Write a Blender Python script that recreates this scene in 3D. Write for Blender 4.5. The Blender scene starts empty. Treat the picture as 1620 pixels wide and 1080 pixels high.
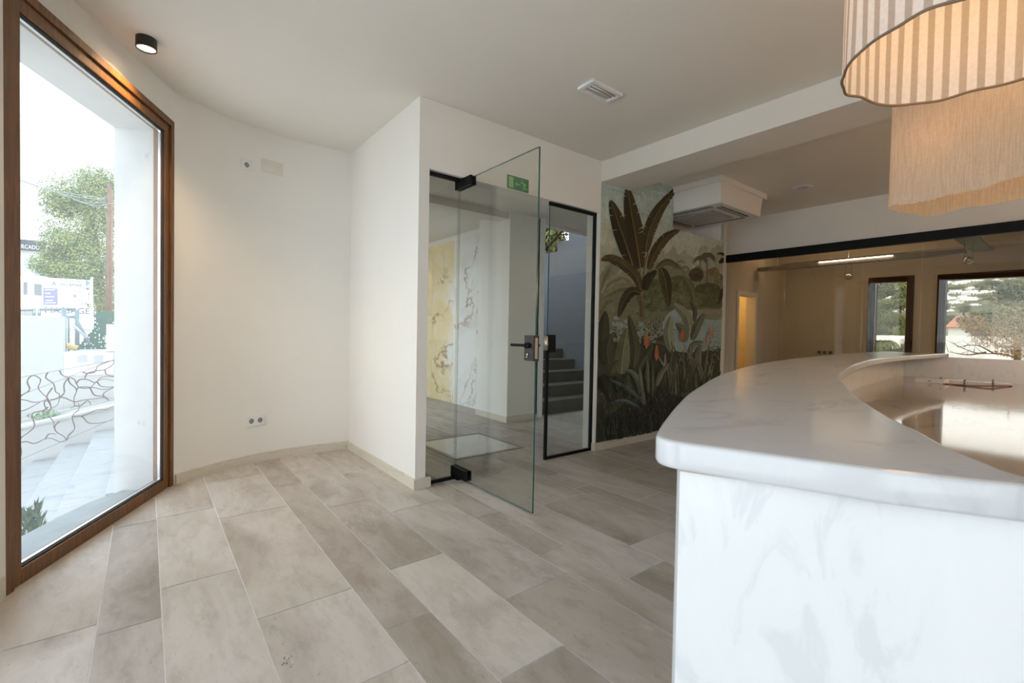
import bpy, bmesh, math, random
from mathutils import Vector, Matrix
from mathutils.geometry import tessellate_polygon
random.seed(7)
S = bpy.context.scene
COL = S.collection
# ------------------------------------------------------------------ camera calibration (metres, +Z up)
F, YAW, PITCH, ROLL, HC = 734.205, 0.667415, -0.0213405, 0.0182242, 1.17
_fw = Vector((math.sin(YAW), math.cos(YAW), 0)); _rt = Vector((math.cos(YAW), -math.sin(YAW), 0)); _up = Vector((0, 0, 1))
_f2 = _fw*math.cos(PITCH) + _up*math.sin(PITCH); _u2 = _up*math.cos(PITCH) - _fw*math.sin(PITCH)
_r3 = _rt*math.cos(ROLL) + _u2*math.sin(ROLL); _u3 = _u2*math.cos(ROLL) - _rt*math.sin(ROLL)
EYE = Vector((0, 0, HC))
def ray(x, y): return _f2 + _r3*((x-810)/F) + _u3*((540-y)/F)
def onX(x, y, X): d = ray(x, y); return EYE + d*(X/d.x)
def onY(x, y, Y): d = ray(x, y); return EYE + d*(Y/d.y)
def onZ(x, y, Z): d = ray(x, y); return EYE + d*((Z-HC)/d.z)
cam = bpy.data.cameras.new('camera'); co = bpy.data.objects.new('camera', cam); COL.objects.link(co)
R = Matrix((_r3, _u3, -_f2)).transposed().to_4x4()
co.matrix_world = Matrix.Translation(EYE) @ R
cam.sensor_width = 36; cam.lens = F/1620*36; cam.clip_start = .02; cam.clip_end = 2000
cam.dof.use_dof = True; cam.dof.focus_distance = 3.2; cam.dof.aperture_fstop = 7.1
S.camera = co
S.view_settings.view_transform = 'Standard'; S.view_settings.look = 'None'
S.view_settings.gamma = 1; S.view_settings.use_curve_mapping = False; S.view_settings.exposure = 0.68

# ------------------------------------------------------------------ materials
def lin(c):
    return tuple(((v/255)/12.92 if v/255 <= .04045 else ((v/255+.055)/1.055)**2.4) for v in c)
class N:
    def __init__(s, name):
        s.m = bpy.data.materials.new(name); s.m.use_nodes = True; s.t = s.m.node_tree; s.t.nodes.clear()
        s.out = s.n('ShaderNodeOutputMaterial')
    def n(s, typ, **kw):
        o = s.t.nodes.new(typ)
        for k, v in kw.items():
            if k in o.inputs.keys() if hasattr(o.inputs, 'keys') else False: o.inputs[k].default_value = v
            else: setattr(o, k, v)
        return o
    def l(s, a, b): s.t.links.new(a, b)
    def bsdf(s, color=None, rough=.5, metal=0, spec=.5):
        b = s.n('ShaderNodeBsdfPrincipled'); b.inputs['Roughness'].default_value = rough
        b.inputs['Metallic'].default_value = metal; b.inputs['Specular IOR Level'].default_value = spec
        if color is not None: b.inputs['Base Color'].default_value = (*color, 1)
        s.l(b.outputs[0], s.out.inputs[0]); s.b = b; return b
    def coord(s, scale=(1, 1, 1), rot=(0, 0, 0)):
        t = s.n('ShaderNodeTexCoord'); m = s.n('ShaderNodeMapping'); m.inputs['Scale'].default_value = scale; m.inputs['Rotation'].default_value = rot
        s.l(t.outputs['Object'], m.inputs[0]); return m.outputs[0]
    def noise(s, vec, scale, detail=4, rough=.55, dist=0):
        o = s.n('ShaderNodeTexNoise'); o.inputs['Scale'].default_value = scale; o.inputs['Detail'].default_value = detail
        o.inputs['Roughness'].default_value = rough; o.inputs['Distortion'].default_value = dist; s.l(vec, o.inputs['Vector']); return o.outputs['Fac']
    def ramp(s, fac, stops):
        o = s.n('ShaderNodeValToRGB'); e = o.color_ramp.elements
        while len(e) < len(stops): e.new(.5)
        for i, (p, c) in enumerate(stops): e[i].position = p; e[i].color = (*c, 1) if len(c) == 3 else c
        s.l(fac, o.inputs[0]); return o.outputs[0]
    def mix(s, fac, a, b, mode='MIX'):
        o = s.n('ShaderNodeMix', data_type='RGBA', blend_type=mode)
        for sock, v in ((o.inputs[0], fac), (o.inputs[6], a), (o.inputs[7], b)):
            if hasattr(v, 'links') or isinstance(v, bpy.types.NodeSocket): s.l(v, sock)
            elif isinstance(v, (int, float)): sock.default_value = v
            else: sock.default_value = (*v, 1)
        return o.outputs[2]
    def bump(s, fac, strength=.2, dist=.01):
        o = s.n('ShaderNodeBump'); o.inputs['Strength'].default_value = strength; o.inputs['Distance'].default_value = dist
        s.l(fac, o.inputs['Height']); s.l(o.outputs[0], s.b.inputs['Normal'])
def plain(name, c, rough=.5, metal=0, spec=.5, var=.06, nscale=8, bump=0):
    """c: albedo (linear) - slight mottling"""
    k = N(name); k.bsdf(c, rough, metal, spec); v = k.coord()
    f = k.noise(v, nscale, 3)
    k.l(k.ramp(f, [(.3, tuple(x*(1-var) for x in c)), (.7, tuple(min(1, x*(1+var)) for x in c))]), k.b.inputs['Base Color'])
    if bump: k.bump(k.noise(v, nscale*12, 3), bump, .003)
    return k.m
def glass(name, tint=(1, 1, 1), refl=1.0, ior=1.5, rough=0.0, haze=0):
    k = N(name); t = k.n('ShaderNodeBsdfTransparent'); t.inputs[0].default_value = (*tint, 1)
    g = k.n('ShaderNodeBsdfGlossy'); g.inputs['Roughness'].default_value = rough; g.inputs['Color'].default_value = (refl, refl, refl, 1)
    fr = k.n('ShaderNodeFresnel'); ge = k.n('ShaderNodeNewGeometry'); mr = k.n('ShaderNodeMapRange'); k.l(ge.outputs['Backfacing'], mr.inputs[0])
    mr.inputs[3].default_value = ior; mr.inputs[4].default_value = 1/ior; k.l(mr.outputs[0], fr.inputs[0])   # a thin sheet: no total internal reflection on its back face
    mx = k.n('ShaderNodeMixShader'); k.l(fr.outputs[0], mx.inputs[0]); k.l(t.outputs[0], mx.inputs[1]); k.l(g.outputs[0], mx.inputs[2])
    if haze:
        td = k.n('ShaderNodeBsdfTranslucent'); td.inputs[0].default_value = (.9, .93, .95, 1); m2 = k.n('ShaderNodeMixShader'); m2.inputs[0].default_value = haze  # pale translucent mix: a bright haze put into the pane to wash out the view
        k.l(mx.outputs[0], m2.inputs[1]); k.l(td.outputs[0], m2.inputs[2]); k.l(m2.outputs[0], k.out.inputs[0])
    else: k.l(mx.outputs[0], k.out.inputs[0])
    return k.m
def emit(name, c, s):
    k = N(name); e = k.n('ShaderNodeEmission'); e.inputs[0].default_value = (*c, 1); e.inputs[1].default_value = s
    k.l(e.outputs[0], k.out.inputs[0]); return k.m
def wood(name, a, b, axis=(9, 9, .8), rough=.42, spec=.5):
    k = N(name); k.bsdf(None, rough, 0, spec); v = k.coord(axis); f = k.noise(v, 6, 5, .6, .6)
    k.l(k.ramp(f, [(.3, a), (.7, b)]), k.b.inputs['Base Color']); k.bump(f, .08, .002); return k.m
def marble(name, base, vein, rough, vs=1.6, warm=None, rot=(0, 0, .5), stretch=(1, 2.2, 1), amt=.75):
    k = N(name); k.bsdf(None, rough); v = k.coord(stretch, rot)
    n1 = k.noise(v, vs, 6, .6, 1.4); n2 = k.noise(v, vs*3.2, 5, .6, 2.0)
    c = k.ramp(n1, [(.36, vein), (.44, tuple(x*.9+y*.1 for x, y in zip(base, vein))), (.56, base), (.75, tuple(min(1, x*1.02) for x in base))])
    c2 = k.ramp(n2, [(.30, warm or vein), (.40, base)])
    o = k.mix(amt*.5, c, c2); k.l(o, k.b.inputs['Base Color']); return k.m
def vcol(name, rough=.6, amt=.25, nscale=6, stretch=(1, 1, 1), spec=.3, bump=0):
    """colour comes from the mesh's own 'Col' attribute (the pigment of each piece), with fine mottling"""
    k = N(name); k.bsdf(None, rough, 0, spec); a = k.n('ShaderNodeAttribute'); a.attribute_name = 'Col'
    v = k.coord(stretch); f = k.noise(v, nscale, 6, .62, .5)
    d = k.ramp(f, [(.25, (1-amt,)*3), (.75, (1+amt*.0,)*3)])
    k.l(k.mix(1, a.outputs['Color'], d, 'MULTIPLY'), k.b.inputs['Base Color'])
    if bump: k.bump(f, bump, .003)
    return k.m
M = {}
M['wall'] = plain('white_plaster', (.83, .80, .745), .9, 0, .2, .012, 3, .03)
M['ceil'] = plain('ceiling_paint', (.77, .73, .66), .9, 0, .2, .012, 2)
M['ext'] = plain('exterior_render', (.56, .56, .545), .9, 0, .2, .03, 6, .25)
M['brown'] = wood('brown_wood_frame', lin((88, 54, 24)), lin((132, 84, 40)))
M['darkbrown'] = wood('dark_wood_frame', lin((60, 42, 28)), lin((78, 55, 36)), (9, 9, .8), .8, 0.0)
M['black'] = plain('black_metal', (.006, .006, .0065), .5, 0, .22, .1)
M['gap'] = plain('dark_rubber_gasket', (.02, .018, .016), .8)
M['alu'] = plain('aluminium_spacer', (.75, .78, .8), .3, 1)
M['chrome'] = plain('brushed_steel', (.72, .69, .62), .25, 1)
M['glass'] = glass('window_glass', (.98, .99, .985), haze=.035)
M['glass_clear'] = glass('clear_glass', (.98, .99, .985))
M['doorglass'] = glass('door_glass', (.915, .925, .90), 1, 1.5)
M['partglass'] = glass('partition_glass', (.83, .79, .73), .6, 1.5)
M['edge'] = plain('green_glass_edge', (.03, .12, .10), .15, 0, .6)
M['base'] = marble('travertine_skirting', (.66, .60, .50), (.52, .45, .35), .45, 5, None, (0, 0, 0), (1, 1, 4))
M['counter'] = marble('white_marble', (.64, .64, .645), (.54, .54, .55), .14, 3.4, (.74, .72, .68), (0, 0, .7), (1, 2.6, 1), .35)
M['counter_side'] = marble('white_marble_face', (.79, .79, .785), (.70, .71, .715), .3, 5.5, (.75, .73, .68), (.5, .6, .4), (1, 2.6, 1), .2)
M['worktop'] = marble('beige_marble', (.52, .44, .365), (.38, .30, .24), .06, 1.3, (.52, .42, .33), (0, 0, -.5), (1, 2, 1))
M['joint'] = plain('beige_joint', (.55, .45, .28), .8)
M['stairs_out'] = marble('grey_white_marble', (.38, .38, .375), (.25, .26, .265), .5, 2.5, None, (0, 0, .6), (1.0, 2.4, 1))
M['ledge'] = plain('ledge_stone', (.26, .285, .285), .7, 0, .3, .1, 5)
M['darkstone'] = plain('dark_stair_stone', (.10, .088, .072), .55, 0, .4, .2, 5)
M['white'] = plain('white_plastic', (.78, .78, .76), .45)
M['offwhite'] = plain('offwhite_plastic', (.73, .70, .61), .5)
M['greyplastic'] = plain('grey_plastic', (.5, .5, .5), .5)
M['darkgrey'] = plain('dark_grey_plastic', (.13, .125, .12), .5)
M['grille'] = plain('grey_grille', (.50, .48, .45), .6)
M['signgreen'] = plain('sign_green', lin((16, 124, 74)), .5)
M['signlight'] = plain('sign_pale_green', lin((150, 205, 130)), .5)
M['red'] = plain('red_cord', (.16, .03, .035), .6)
M['iron'] = plain('rusty_iron', lin((110, 88, 80)), .7, 0, .3, .2)
M['vc'] = vcol('painted_pieces', .6)
M['leaf'] = vcol('foliage', .7, .35, 2)
M['hill'] = vcol('hillside', .9, .3, .12)
M['bark'] = plain('bark', (.16, .11, .075), .9, 0, .2, .25, 6)
M['ground'] = plain('street_ground', (.42, .40, .37), .9, 0, .2, .12, 1)
M['meshgreen'] = plain('green_mesh', lin((92, 136, 120)), .8)
M['steelgrey'] = plain('galvanised_steel', lin((135, 148, 150)), .5, .3)
M['signwhite'] = plain('sign_white', (.56, .57, .59), .6)
M['blue'] = plain('sign_blue', lin((84, 128, 176)), .6)
M['purple'] = plain('sign_purple', lin((120, 118, 176)), .6)
M['ink'] = plain('sign_ink', lin((60, 72, 86)), .6)
M['inkblue'] = plain('sign_blue_ink', lin((112, 132, 172)), .6)
M['terracotta'] = plain('terracotta_tiles', lin((168, 112, 86)), .8, 0, .2, .15, 2)
M['housewhite'] = plain('house_white', (.78, .755, .71), .85)
M['housewin'] = plain('house_window', (.14, .16, .18), .3)
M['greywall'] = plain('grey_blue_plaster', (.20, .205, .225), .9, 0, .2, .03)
M['yellow'] = plain('room_yellow_wall', (.74, .62, .38), .9)
M['rope'] = plain('yellow_pipe', (.75, .55, .2), .6)

# ------------------------------------------------------------------ mesh builder
class MB:
    def __init__(s): s.v = []; s.f = []; s.mi = []; s.c = []; s.sm = []
    def add(s, vs, fs, mi=0, col=(1, 1, 1), smooth=False):
        o = len(s.v); s.v += [tuple(v) for v in vs]
        for f in fs: s.f.append([i+o for i in f]); s.mi.append(mi); s.c.append(col); s.sm.append(smooth)
        return s
    def box(s, a, b, mi=0, col=(1, 1, 1), M4=None):
        x0, y0, z0 = [min(p, q) for p, q in zip(a, b)]; x1, y1, z1 = [max(p, q) for p, q in zip(a, b)]
        vs = [Vector(p) for p in ((x0,y0,z0),(x1,y0,z0),(x1,y1,z0),(x0,y1,z0),(x0,y0,z1),(x1,y0,z1),(x1,y1,z1),(x0,y1,z1))]
        if M4: vs = [M4 @ v for v in vs]
        return s.add(vs, [(0,3,2,1),(4,5,6,7),(0,1,5,4),(1,2,6,5),(2,3,7,6),(3,0,4,7)], mi, col)
    def prism(s, poly, z0, z1, mi=0, col=(1, 1, 1), M4=None, smooth=False):
        """poly: CCW xy outline"""
        n = len(poly); area = sum(poly[i][0]*poly[(i+1)%n][1]-poly[(i+1)%n][0]*poly[i][1] for i in range(n))
        if area < 0: poly = poly[::-1]
        vs = [Vector((p[0], p[1], z0)) for p in poly] + [Vector((p[0], p[1], z1)) for p in poly]
        if M4: vs = [M4 @ v for v in vs]
        fs = [tuple(range(n))[::-1], tuple(range(n, 2*n))]
        s.add(vs, fs, mi, col)
        s.add(vs, [(i, (i+1) % n, (i+1) % n+n, i+n) for i in range(n)], mi, col, smooth); return s
    def tube(s, pts, r, n=6, mi=0, col=(1, 1, 1), cap=True):
        pts = [Vector(p) for p in pts]; rs = r if isinstance(r, (list, tuple)) else [r]*len(pts)
        ring = []; up = Vector((.13, .27, .95))
        for i, p in enumerate(pts):
            t = (pts[min(i+1, len(pts)-1)]-pts[max(i-1, 0)])
            if t.length < 1e-9: t = Vector((0, 0, 1))
            t.normalize(); u = t.cross(up if abs(t.dot(up)) < .95 else Vector((1, 0, 0))).normalized(); w = t.cross(u)
            ring.append([p+(u*math.cos(2*math.pi*k/n)+w*math.sin(2*math.pi*k/n))*rs[i] for k in range(n)])
        vs = [v for q in ring for v in q]; fs = []
        for i in range(len(pts)-1):
            for k in range(n): fs.append((i*n+k, i*n+(k+1) % n, (i+1)*n+(k+1) % n, (i+1)*n+k))
        if cap: fs.append(tuple(range(n))[::-1]); fs.append(tuple((len(pts)-1)*n+k for k in range(n)))
        return s.add(vs, fs, mi, col, True)
    def lathe(s, prof, c=(0, 0, 0), n=32, mi=0, col=(1, 1, 1), M4=None, closed=False):
        vs = []
        for (r, z) in prof:
            for k in range(n): vs.append(Vector((c[0]+r*math.cos(2*math.pi*k/n), c[1]+r*math.sin(2*math.pi*k/n), c[2]+z)))
        if M4: vs = [M4 @ v for v in vs]
        fs = [(i*n+k, i*n+(k+1) % n, (i+1)*n+(k+1) % n, (i+1)*n+k) for i in range(len(prof)-1) for k in range(n)]
        return s.add(vs, fs, mi, col, True)
    def quadstrip(s, A, B, mi=0, col=(1, 1, 1), smooth=False):
        n = len(A); return s.add(list(A)+list(B), [(i, i+1, n+i+1, n+i) for i in range(n-1)], mi, col, smooth)
    def build(s, name, mats, parent=None, bevel=0, loc=None):
        me = bpy.data.meshes.new(name)
        base = Vector(loc) if loc is not None else (root_loc(parent) if parent else Vector((0, 0, 0)))
        me.from_pydata([tuple(Vector(v)-base) for v in s.v], [], s.f)
        if not isinstance(mats, (list, tuple)): mats = [mats]
        for m in mats: me.materials.append(M[m] if isinstance(m, str) else m)
        for p, i, q in zip(me.polygons, s.mi, s.sm): p.material_index = i; p.use_smooth = q
        if any(c != (1, 1, 1) for c in s.c):
            at = me.color_attributes.new('Col', 'FLOAT_COLOR', 'CORNER')
            for p, c in zip(me.polygons, s.c):
                for li in p.loop_indices: at.data[li].color = (*c, 1)
        me.validate()
        if bevel:
            bm = bmesh.new(); bm.from_mesh(me); bmesh.ops.remove_doubles(bm, verts=bm.verts, dist=1e-5)
            es = [e for e in bm.edges if len(e.link_faces) == 2 and e.calc_face_angle(0) > .6]
            bmesh.ops.bevel(bm, geom=es, offset=bevel, segments=2, affect='EDGES', profile=.6); bm.to_mesh(me); bm.free()
        o = bpy.data.objects.new(name, me); COL.objects.link(o)
        if parent: o.parent = parent
        o.location = base if loc is not None and not parent else ((Vector(loc)-root_loc(parent)) if loc is not None else (0, 0, 0))
        return o
def root_loc(o):
    v = Vector(o.location)
    while o.parent: o = o.parent; v += Vector(o.location)
    return v
def tag(o, label, cat, group=None, kind=None):
    o['label'] = label; o['category'] = cat
    if group: o['group'] = group
    if kind: o['kind'] = kind
    return o
def thing(name, loc, label, cat, group=None, kind=None):
    o = bpy.data.objects.new(name, None); COL.objects.link(o); o.location = loc; o.empty_display_size = .05
    return tag(o, label, cat, group, kind)
def struct(mb, name, mats, label, cat, parent=None, bevel=0):
    o = mb.build(name, mats, parent, bevel)
    if not parent: tag(o, label, cat, None, 'structure')
    return o
def spline(pts, n=8):
    P = [Vector(p) for p in pts]; out = []
    for i in range(len(P)-1):
        a = P[max(i-1, 0)]; b = P[i]; c = P[i+1]; d = P[min(i+2, len(P)-1)]
        for k in range(n):
            t = k/n; out.append(.5*((2*b)+(c-a)*t+(2*a-5*b+4*c-d)*t*t+(3*b-a-3*c+d)*t**3))
    out.append(P[-1]); return out
def text_verts(s, size):
    cu = bpy.data.curves.new('t', 'FONT'); cu.body = s; cu.size = size; cu.align_x = 'CENTER'; cu.align_y = 'CENTER'; cu.resolution_u = 3
    o = bpy.data.objects.new('t', cu); COL.objects.link(o); dg = bpy.context.evaluated_depsgraph_get()
    me = bpy.data.meshes.new_from_object(o.evaluated_get(dg)); vs = [v.co.copy() for v in me.vertices]; fs = [tuple(p.vertices) for p in me.polygons]
    bpy.data.objects.remove(o); bpy.data.curves.remove(cu); bpy.data.meshes.remove(me); return vs, fs
def add_text(mb, s, size, M4, mi=0, sx=1, width=None):
    vs, fs = text_verts(s, size)
    if width:
        w = max(v.x for v in vs)-min(v.x for v in vs); sx = width/w
    mb.add([M4 @ Vector((v.x*sx, v.y, 0)) for v in vs], fs, mi)

# ------------------------------------------------------------------ key dimensions
H = 2.8575; XS = 1.5497; YD = 3.0885; XB0, XB1, ZB = 3.518, 3.957, 2.659; XG = 6.80
WR = Vector((.158, 4.182, 0)); WL = Vector((-.470, 2.862, 0)); WD = (WR-WL).normalized(); WN = Vector((WD.y, -WD.x, 0))  # WN points into the room
if WN.x < 0: WN = -WN
FAC = [(-.47, 2.862), (-.60, 2.55), (-1.25, .75), (-1.55, -1.2), (-1.6, -4.0)]     # rest of the glazed front, beside and behind the camera

# ------------------------------------------------------------------ floor: stone planks running along Y
PLX = [-2.95, -2.65, -2.25, -2.05, -1.75, -1.35, -1.05, -.85, -.55, -.15, .05, .348, .73, .93, 1.228, 1.61, 1.808, 2.1, 2.515, 2.705, 3.005, 3.41, 3.62, 3.9]
while PLX[-1] < 11.2: PLX.append(PLX[-1]+[.4, .2, .3][(len(PLX)) % 3])
JY = {-.55: [2.39], -.15: [2.30], .05: [3.51, 2.55], .348: [3.28, 2.06, 1.48], .73: [3.71, 1.69], .93: [4.02, 3.09, 2.11, 1.215], 1.228: [2.785, 1.578],
      1.61: [2.385, 1.80], 1.808: [2.219, 1.367], 2.1: [1.578], 2.515: [2.745, 2.415], 2.705: [1.99], 3.005: [2.495], 3.41: [2.373], 3.62: [2.705]}
TONE = {(-.55, 2.39): 1.0}
rf = random.Random(3)
fl = MB()
def plank(x0, x1, y0, y1, c):
    g = .0019
    fl.add([(x0+g, y0+g, 0), (x1-g, y0+g, 0), (x1-g, y1-g, 0), (x0+g, y1-g, 0)], [(0, 1, 2, 3)], 0, c)
for i in range(len(PLX)-1):
    x0, x1 = PLX[i], PLX[i+1]
    ymax = 4.70 if x0 < 1.55 else 9.2
    js = sorted(JY.get(x0, [])); lo = js[0] if js else rf.uniform(1, 2); hi = js[-1] if js else lo
    if not js: js = [lo]
    while lo > -4: lo -= rf.uniform(.7, 1.5); js.insert(0, lo)
    while hi < ymax: hi += rf.uniform(.7, 1.6); js.append(hi)
    js = [-4.1]+[j for j in js if -4.1 < j < ymax]+[ymax]
    for a, b in zip(js, js[1:]):
        t = rf.choice([.94, .98, 1.0, 1.04, 1.07]); w = rf.uniform(-.02, .03)
        if x1-x0 < .22: t *= .87; w += .03
        elif rf.random() < .13: t *= .85; w += .04
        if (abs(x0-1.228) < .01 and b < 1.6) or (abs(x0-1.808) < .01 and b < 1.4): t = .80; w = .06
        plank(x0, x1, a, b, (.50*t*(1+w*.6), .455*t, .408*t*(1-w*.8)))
def clip_floor(bm):
    P = [(.158, 4.182)]+FAC
    segs = [((WR+WN*0-WD*-2), WL+WD*-.0)]
    for a, b in [((.158, 4.182), (-.47, 2.862))]+list(zip(FAC, FAC[1:])):
        a = Vector((*a, 0)); b = Vector((*b, 0)); d = (b-a).normalized(); n = Vector((-d.y, d.x, 0))
        if n.x < 0: n = -n
        bmesh.ops.bisect_plane(bm, geom=bm.verts[:]+bm.edges[:]+bm.faces[:], plane_co=a-n*.04, plane_no=n, clear_inner=True)
k = N('floor_stone'); k.bsdf(None, .5, 0, .35)
at = k.n('ShaderNodeAttribute'); at.attribute_name = 'Col'
tc = k.n('ShaderNodeTexCoord'); mp = k.n('ShaderNodeMapping'); mp.inputs['Scale'].default_value = (1.15, .42, 1); k.l(tc.outputs['Object'], mp.inputs[0])
ad = k.n('ShaderNodeVectorMath', operation='MULTIPLY_ADD'); k.l(at.outputs['Vector'], ad.inputs[0]); ad.inputs[1].default_value = (71, 53, 37); k.l(mp.outputs[0], ad.inputs[2])
n1 = k.noise(ad.outputs[0], 1.9, 7, .62, .7); n2 = k.noise(ad.outputs[0], 13, 7, .7, .3); n3 = k.noise(ad.outputs[0], 60, 3, .6)
c1 = k.ramp(n1, [(.31, (.66, .62, .57)), (.44, (.88, .86, .84)), (.53, (1.05, 1.05, 1.05)), (.66, (.88, .86, .83)), (.8, (1, 1, 1))])
c2 = k.ramp(n2, [(.28, (.80, .78, .76)), (.5, (1, 1, 1)), (.72, (1.0, 1.0, 1.0))])
c3 = k.ramp(n3, [(.24, (.72, .70, .68)), (.36, (1, 1, 1))])
sc1 = k.noise(ad.outputs[0], 34, 5, .7, .2); sc2 = k.noise(ad.outputs[0], 3.4, 4, .6, .5)
scm = k.mix(1, k.ramp(sc1, [(.47, (0, 0, 0)), (.62, (1, 1, 1))]), k.ramp(sc2, [(.52, (0, 0, 0)), (.66, (.55, .55, .55))]), 'MULTIPLY')
cc = k.mix(1, k.mix(1, k.mix(1, at.outputs['Color'], c1, 'MULTIPLY'), c2, 'MULTIPLY'), c3, 'MULTIPLY')
k.l(k.mix(scm, cc, (.56, .53, .50)), k.b.inputs['Base Color']); k.l(k.ramp(n2, [(.3, (.55,)*3), (.7, (.36,)*3)]), k.b.inputs['Roughness']); k.bump(n2, .06, .002)
M['floor'] = k.m; M['grout'] = plain('pale_grout', (.82, .81, .79), .9)
fo = struct(fl, 'floor', ['floor'], 'beige grey stone plank floor running away from the camera', 'floor')
bm = bmesh.new(); bm.from_mesh(fo.data); clip_floor(bm); bm.to_mesh(fo.data); bm.free()
sb = MB(); sb.prism([(.158, 4.18), (1.6, 4.70), (1.6, 9.2), (11.2, 9.2), (11.2, -4.1), (-1.6, -4.1)]+[p for p in FAC[::-1]][1:], -.12, -.0018)
sb.build('floor_grout', 'grout', fo)

rs = random.Random(31); sm = MB(); c0 = onZ(457, 1046, 0)
for i in range(34):
    x_, y_ = c0.x+rs.gauss(0, .012), c0.y+rs.gauss(0, .016); r_ = rs.uniform(.001, .004); n_ = 7
    sm.add([(x_+r_*math.cos(6.283*j/n_)*rs.uniform(.6, 1.2), y_+r_*math.sin(6.283*j/n_)*rs.uniform(.6, 1.2), .0004+.00001*i) for j in range(n_)], [tuple(range(n_))], 0, rs.choice([(.05, .045, .04), (.08, .07, .06), (.5, .52, .55), (.6, .62, .66), (.22, .17, .11)]))
sm.build('chipped_spot', vcol('chipped_stone', .8, .1), fo)
# ------------------------------------------------------------------ ceiling, beam, walls
cl = MB(); outl = [(.14, 4.30), (.45, 4.52), (.95, 4.75), (1.6, 4.75), (1.6, YD+.2), (XG+.3, YD+.62), (XG+.3, -4.1), (-1.75, -4.1), (-1.75, -1.2), (-1.45, .75), (-.80, 2.45), (-.62, 2.8)]
cl.prism(outl, H, H+.14)
struct(cl, 'ceiling', 'ceil', 'plain off-white plaster ceiling over the reception room', 'ceiling')
b = MB().box((XB0, -4, ZB), (XB1, YD+.02, H+.02))
struct(b, 'trim_1', 'ceil', 'white dropped ceiling beam running from door wall to the right', 'beam')
# curved left wall
CW = spline([(XS+.02, 4.52), (1.25, 4.545), (.98, 4.548), (.72, 4.49), (.52, 4.41), (.345, 4.315), (.215, 4.235), (.158, 4.185)], 6)
CT = spline([(.158, 4.185), (.115, 4.116), (-.098, 3.725), (-.203, 3.547), (-.304, 3.371), (-.42, 3.10), (-.47, 2.862)], 5)
def wall_strip(mb, path, z0, z1, th):
    P = [Vector((p[0], p[1], 0)) for p in path]; Q = []
    for i, p in enumerate(P):
        t = (P[min(i+1, len(P)-1)]-P[max(i-1, 0)]).normalized(); n = Vector((t.y, -t.x, 0)); Q.append(p-n*th if (n.dot(Vector((.6, 2, 0))-p) > 0) else p+n*th)
    ins = [(p.x, p.y) for p in P]; out = [(p.x, p.y) for p in Q]
    a = [Vector((p[0], p[1], z0)) for p in ins]; b_ = [Vector((p[0], p[1], z1)) for p in ins]; c = [Vector((p[0], p[1], z0)) for p in out]; d = [Vector((p[0], p[1], z1)) for p in out]
    mb.quadstrip(a, b_, 0, (1, 1, 1), True); mb.quadstrip(c, d, 0, (1, 1, 1), True); mb.quadstrip(a, c); mb.quadstrip(b_, d)
    for q in (0, -1): mb.add([a[q], b_[q], d[q], c[q]], [(0, 1, 2, 3)])
w = MB(); wall_strip(w, [(v.x, v.y) for v in [Vector((*p.xy, 0)) if hasattr(p, 'xy') else p for p in CW]], 0, H, .22)
wall_strip(w, [(v.x, v.y) for v in CT], 2.637, H, .10)
wall_strip(w, [(-.47, 2.862), (-.60, 2.55)], 0, H, .2)
for a, c in zip(FAC[1:], FAC[2:]):
    wall_strip(w, [a, c], 2.65, H, .2)
    d = Vector((c[0]-a[0], c[1]-a[1], 0)); e = d.normalized()*.12
    wall_strip(w, [a, (a[0]+e.x, a[1]+e.y)], 0, 2.65, .2); wall_strip(w, [(c[0]-e.x, c[1]-e.y), c], 0, 2.65, .2)
struct(w, 'wall_left', 'wall', 'curved white plaster wall beside the tall window', 'wall')
w = MB().box((XS, YD+.16, 0), (XS+.10, 4.75, H)).box((XS, YD, 2.356), (3.50, YD+.16, H)).box((XS, YD, 0), (1.634, YD+.16, 2.356))
w.box((3.50, YD, 0), (3.52, YD+.16, H)).box((3.52, YD+.006, 0), (4.77, YD+.16, H)).box((4.77, YD+.006, 0), (5.86, YD+.16, 2.393)).box((5.86, YD+.006, 0), (5.934, YD+.45, H))
w.box((4.60, YD+.16, 2.393), (4.77, 3.52, H)).box((4.70, 3.52, 2.2), (5.95, 3.62, H)).box((4.70, YD+.16, 2.30), (5.95, 3.62, 2.393)).box((5.934, YD+.40, 0), (XG+.12, YD+.55, H))
struct(w, 'wall_back', 'wall', 'white wall around the glass doorway and behind the mural', 'wall')
w = MB().box((XG, -4, 2.359), (XG+.10, YD+.5, H))
struct(w, 'wall_right', 'wall', 'cream wall strip above the glass partition rail', 'wall')
w = MB().box((-1.8, -4.2, 0), (XG+.1, -4.0, H))
struct(w, 'wall_rear', 'wall', 'white wall closing the room behind the counter', 'wall')
bld = MB()  # unseen block above the room, added and sized to cast shade outside
bld.prism([(.10, 4.35), (.5, 4.6), (.95, 4.78), (1.7, 4.78), (1.7, 5.0), (4.0, 5.0), (4.0, 4.7), (12, 4.7), (12, -4.3), (-1.85, -4.3), (-1.85, -1.2), (-1.5, .75), (-.9, 2.5), (-.72, 2.85)], H+.16, 6.4)
struct(bld, 'upper_shade_block', 'ext', 'unseen upper storey block added above the room to shade the garden steps', 'wall')

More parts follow.
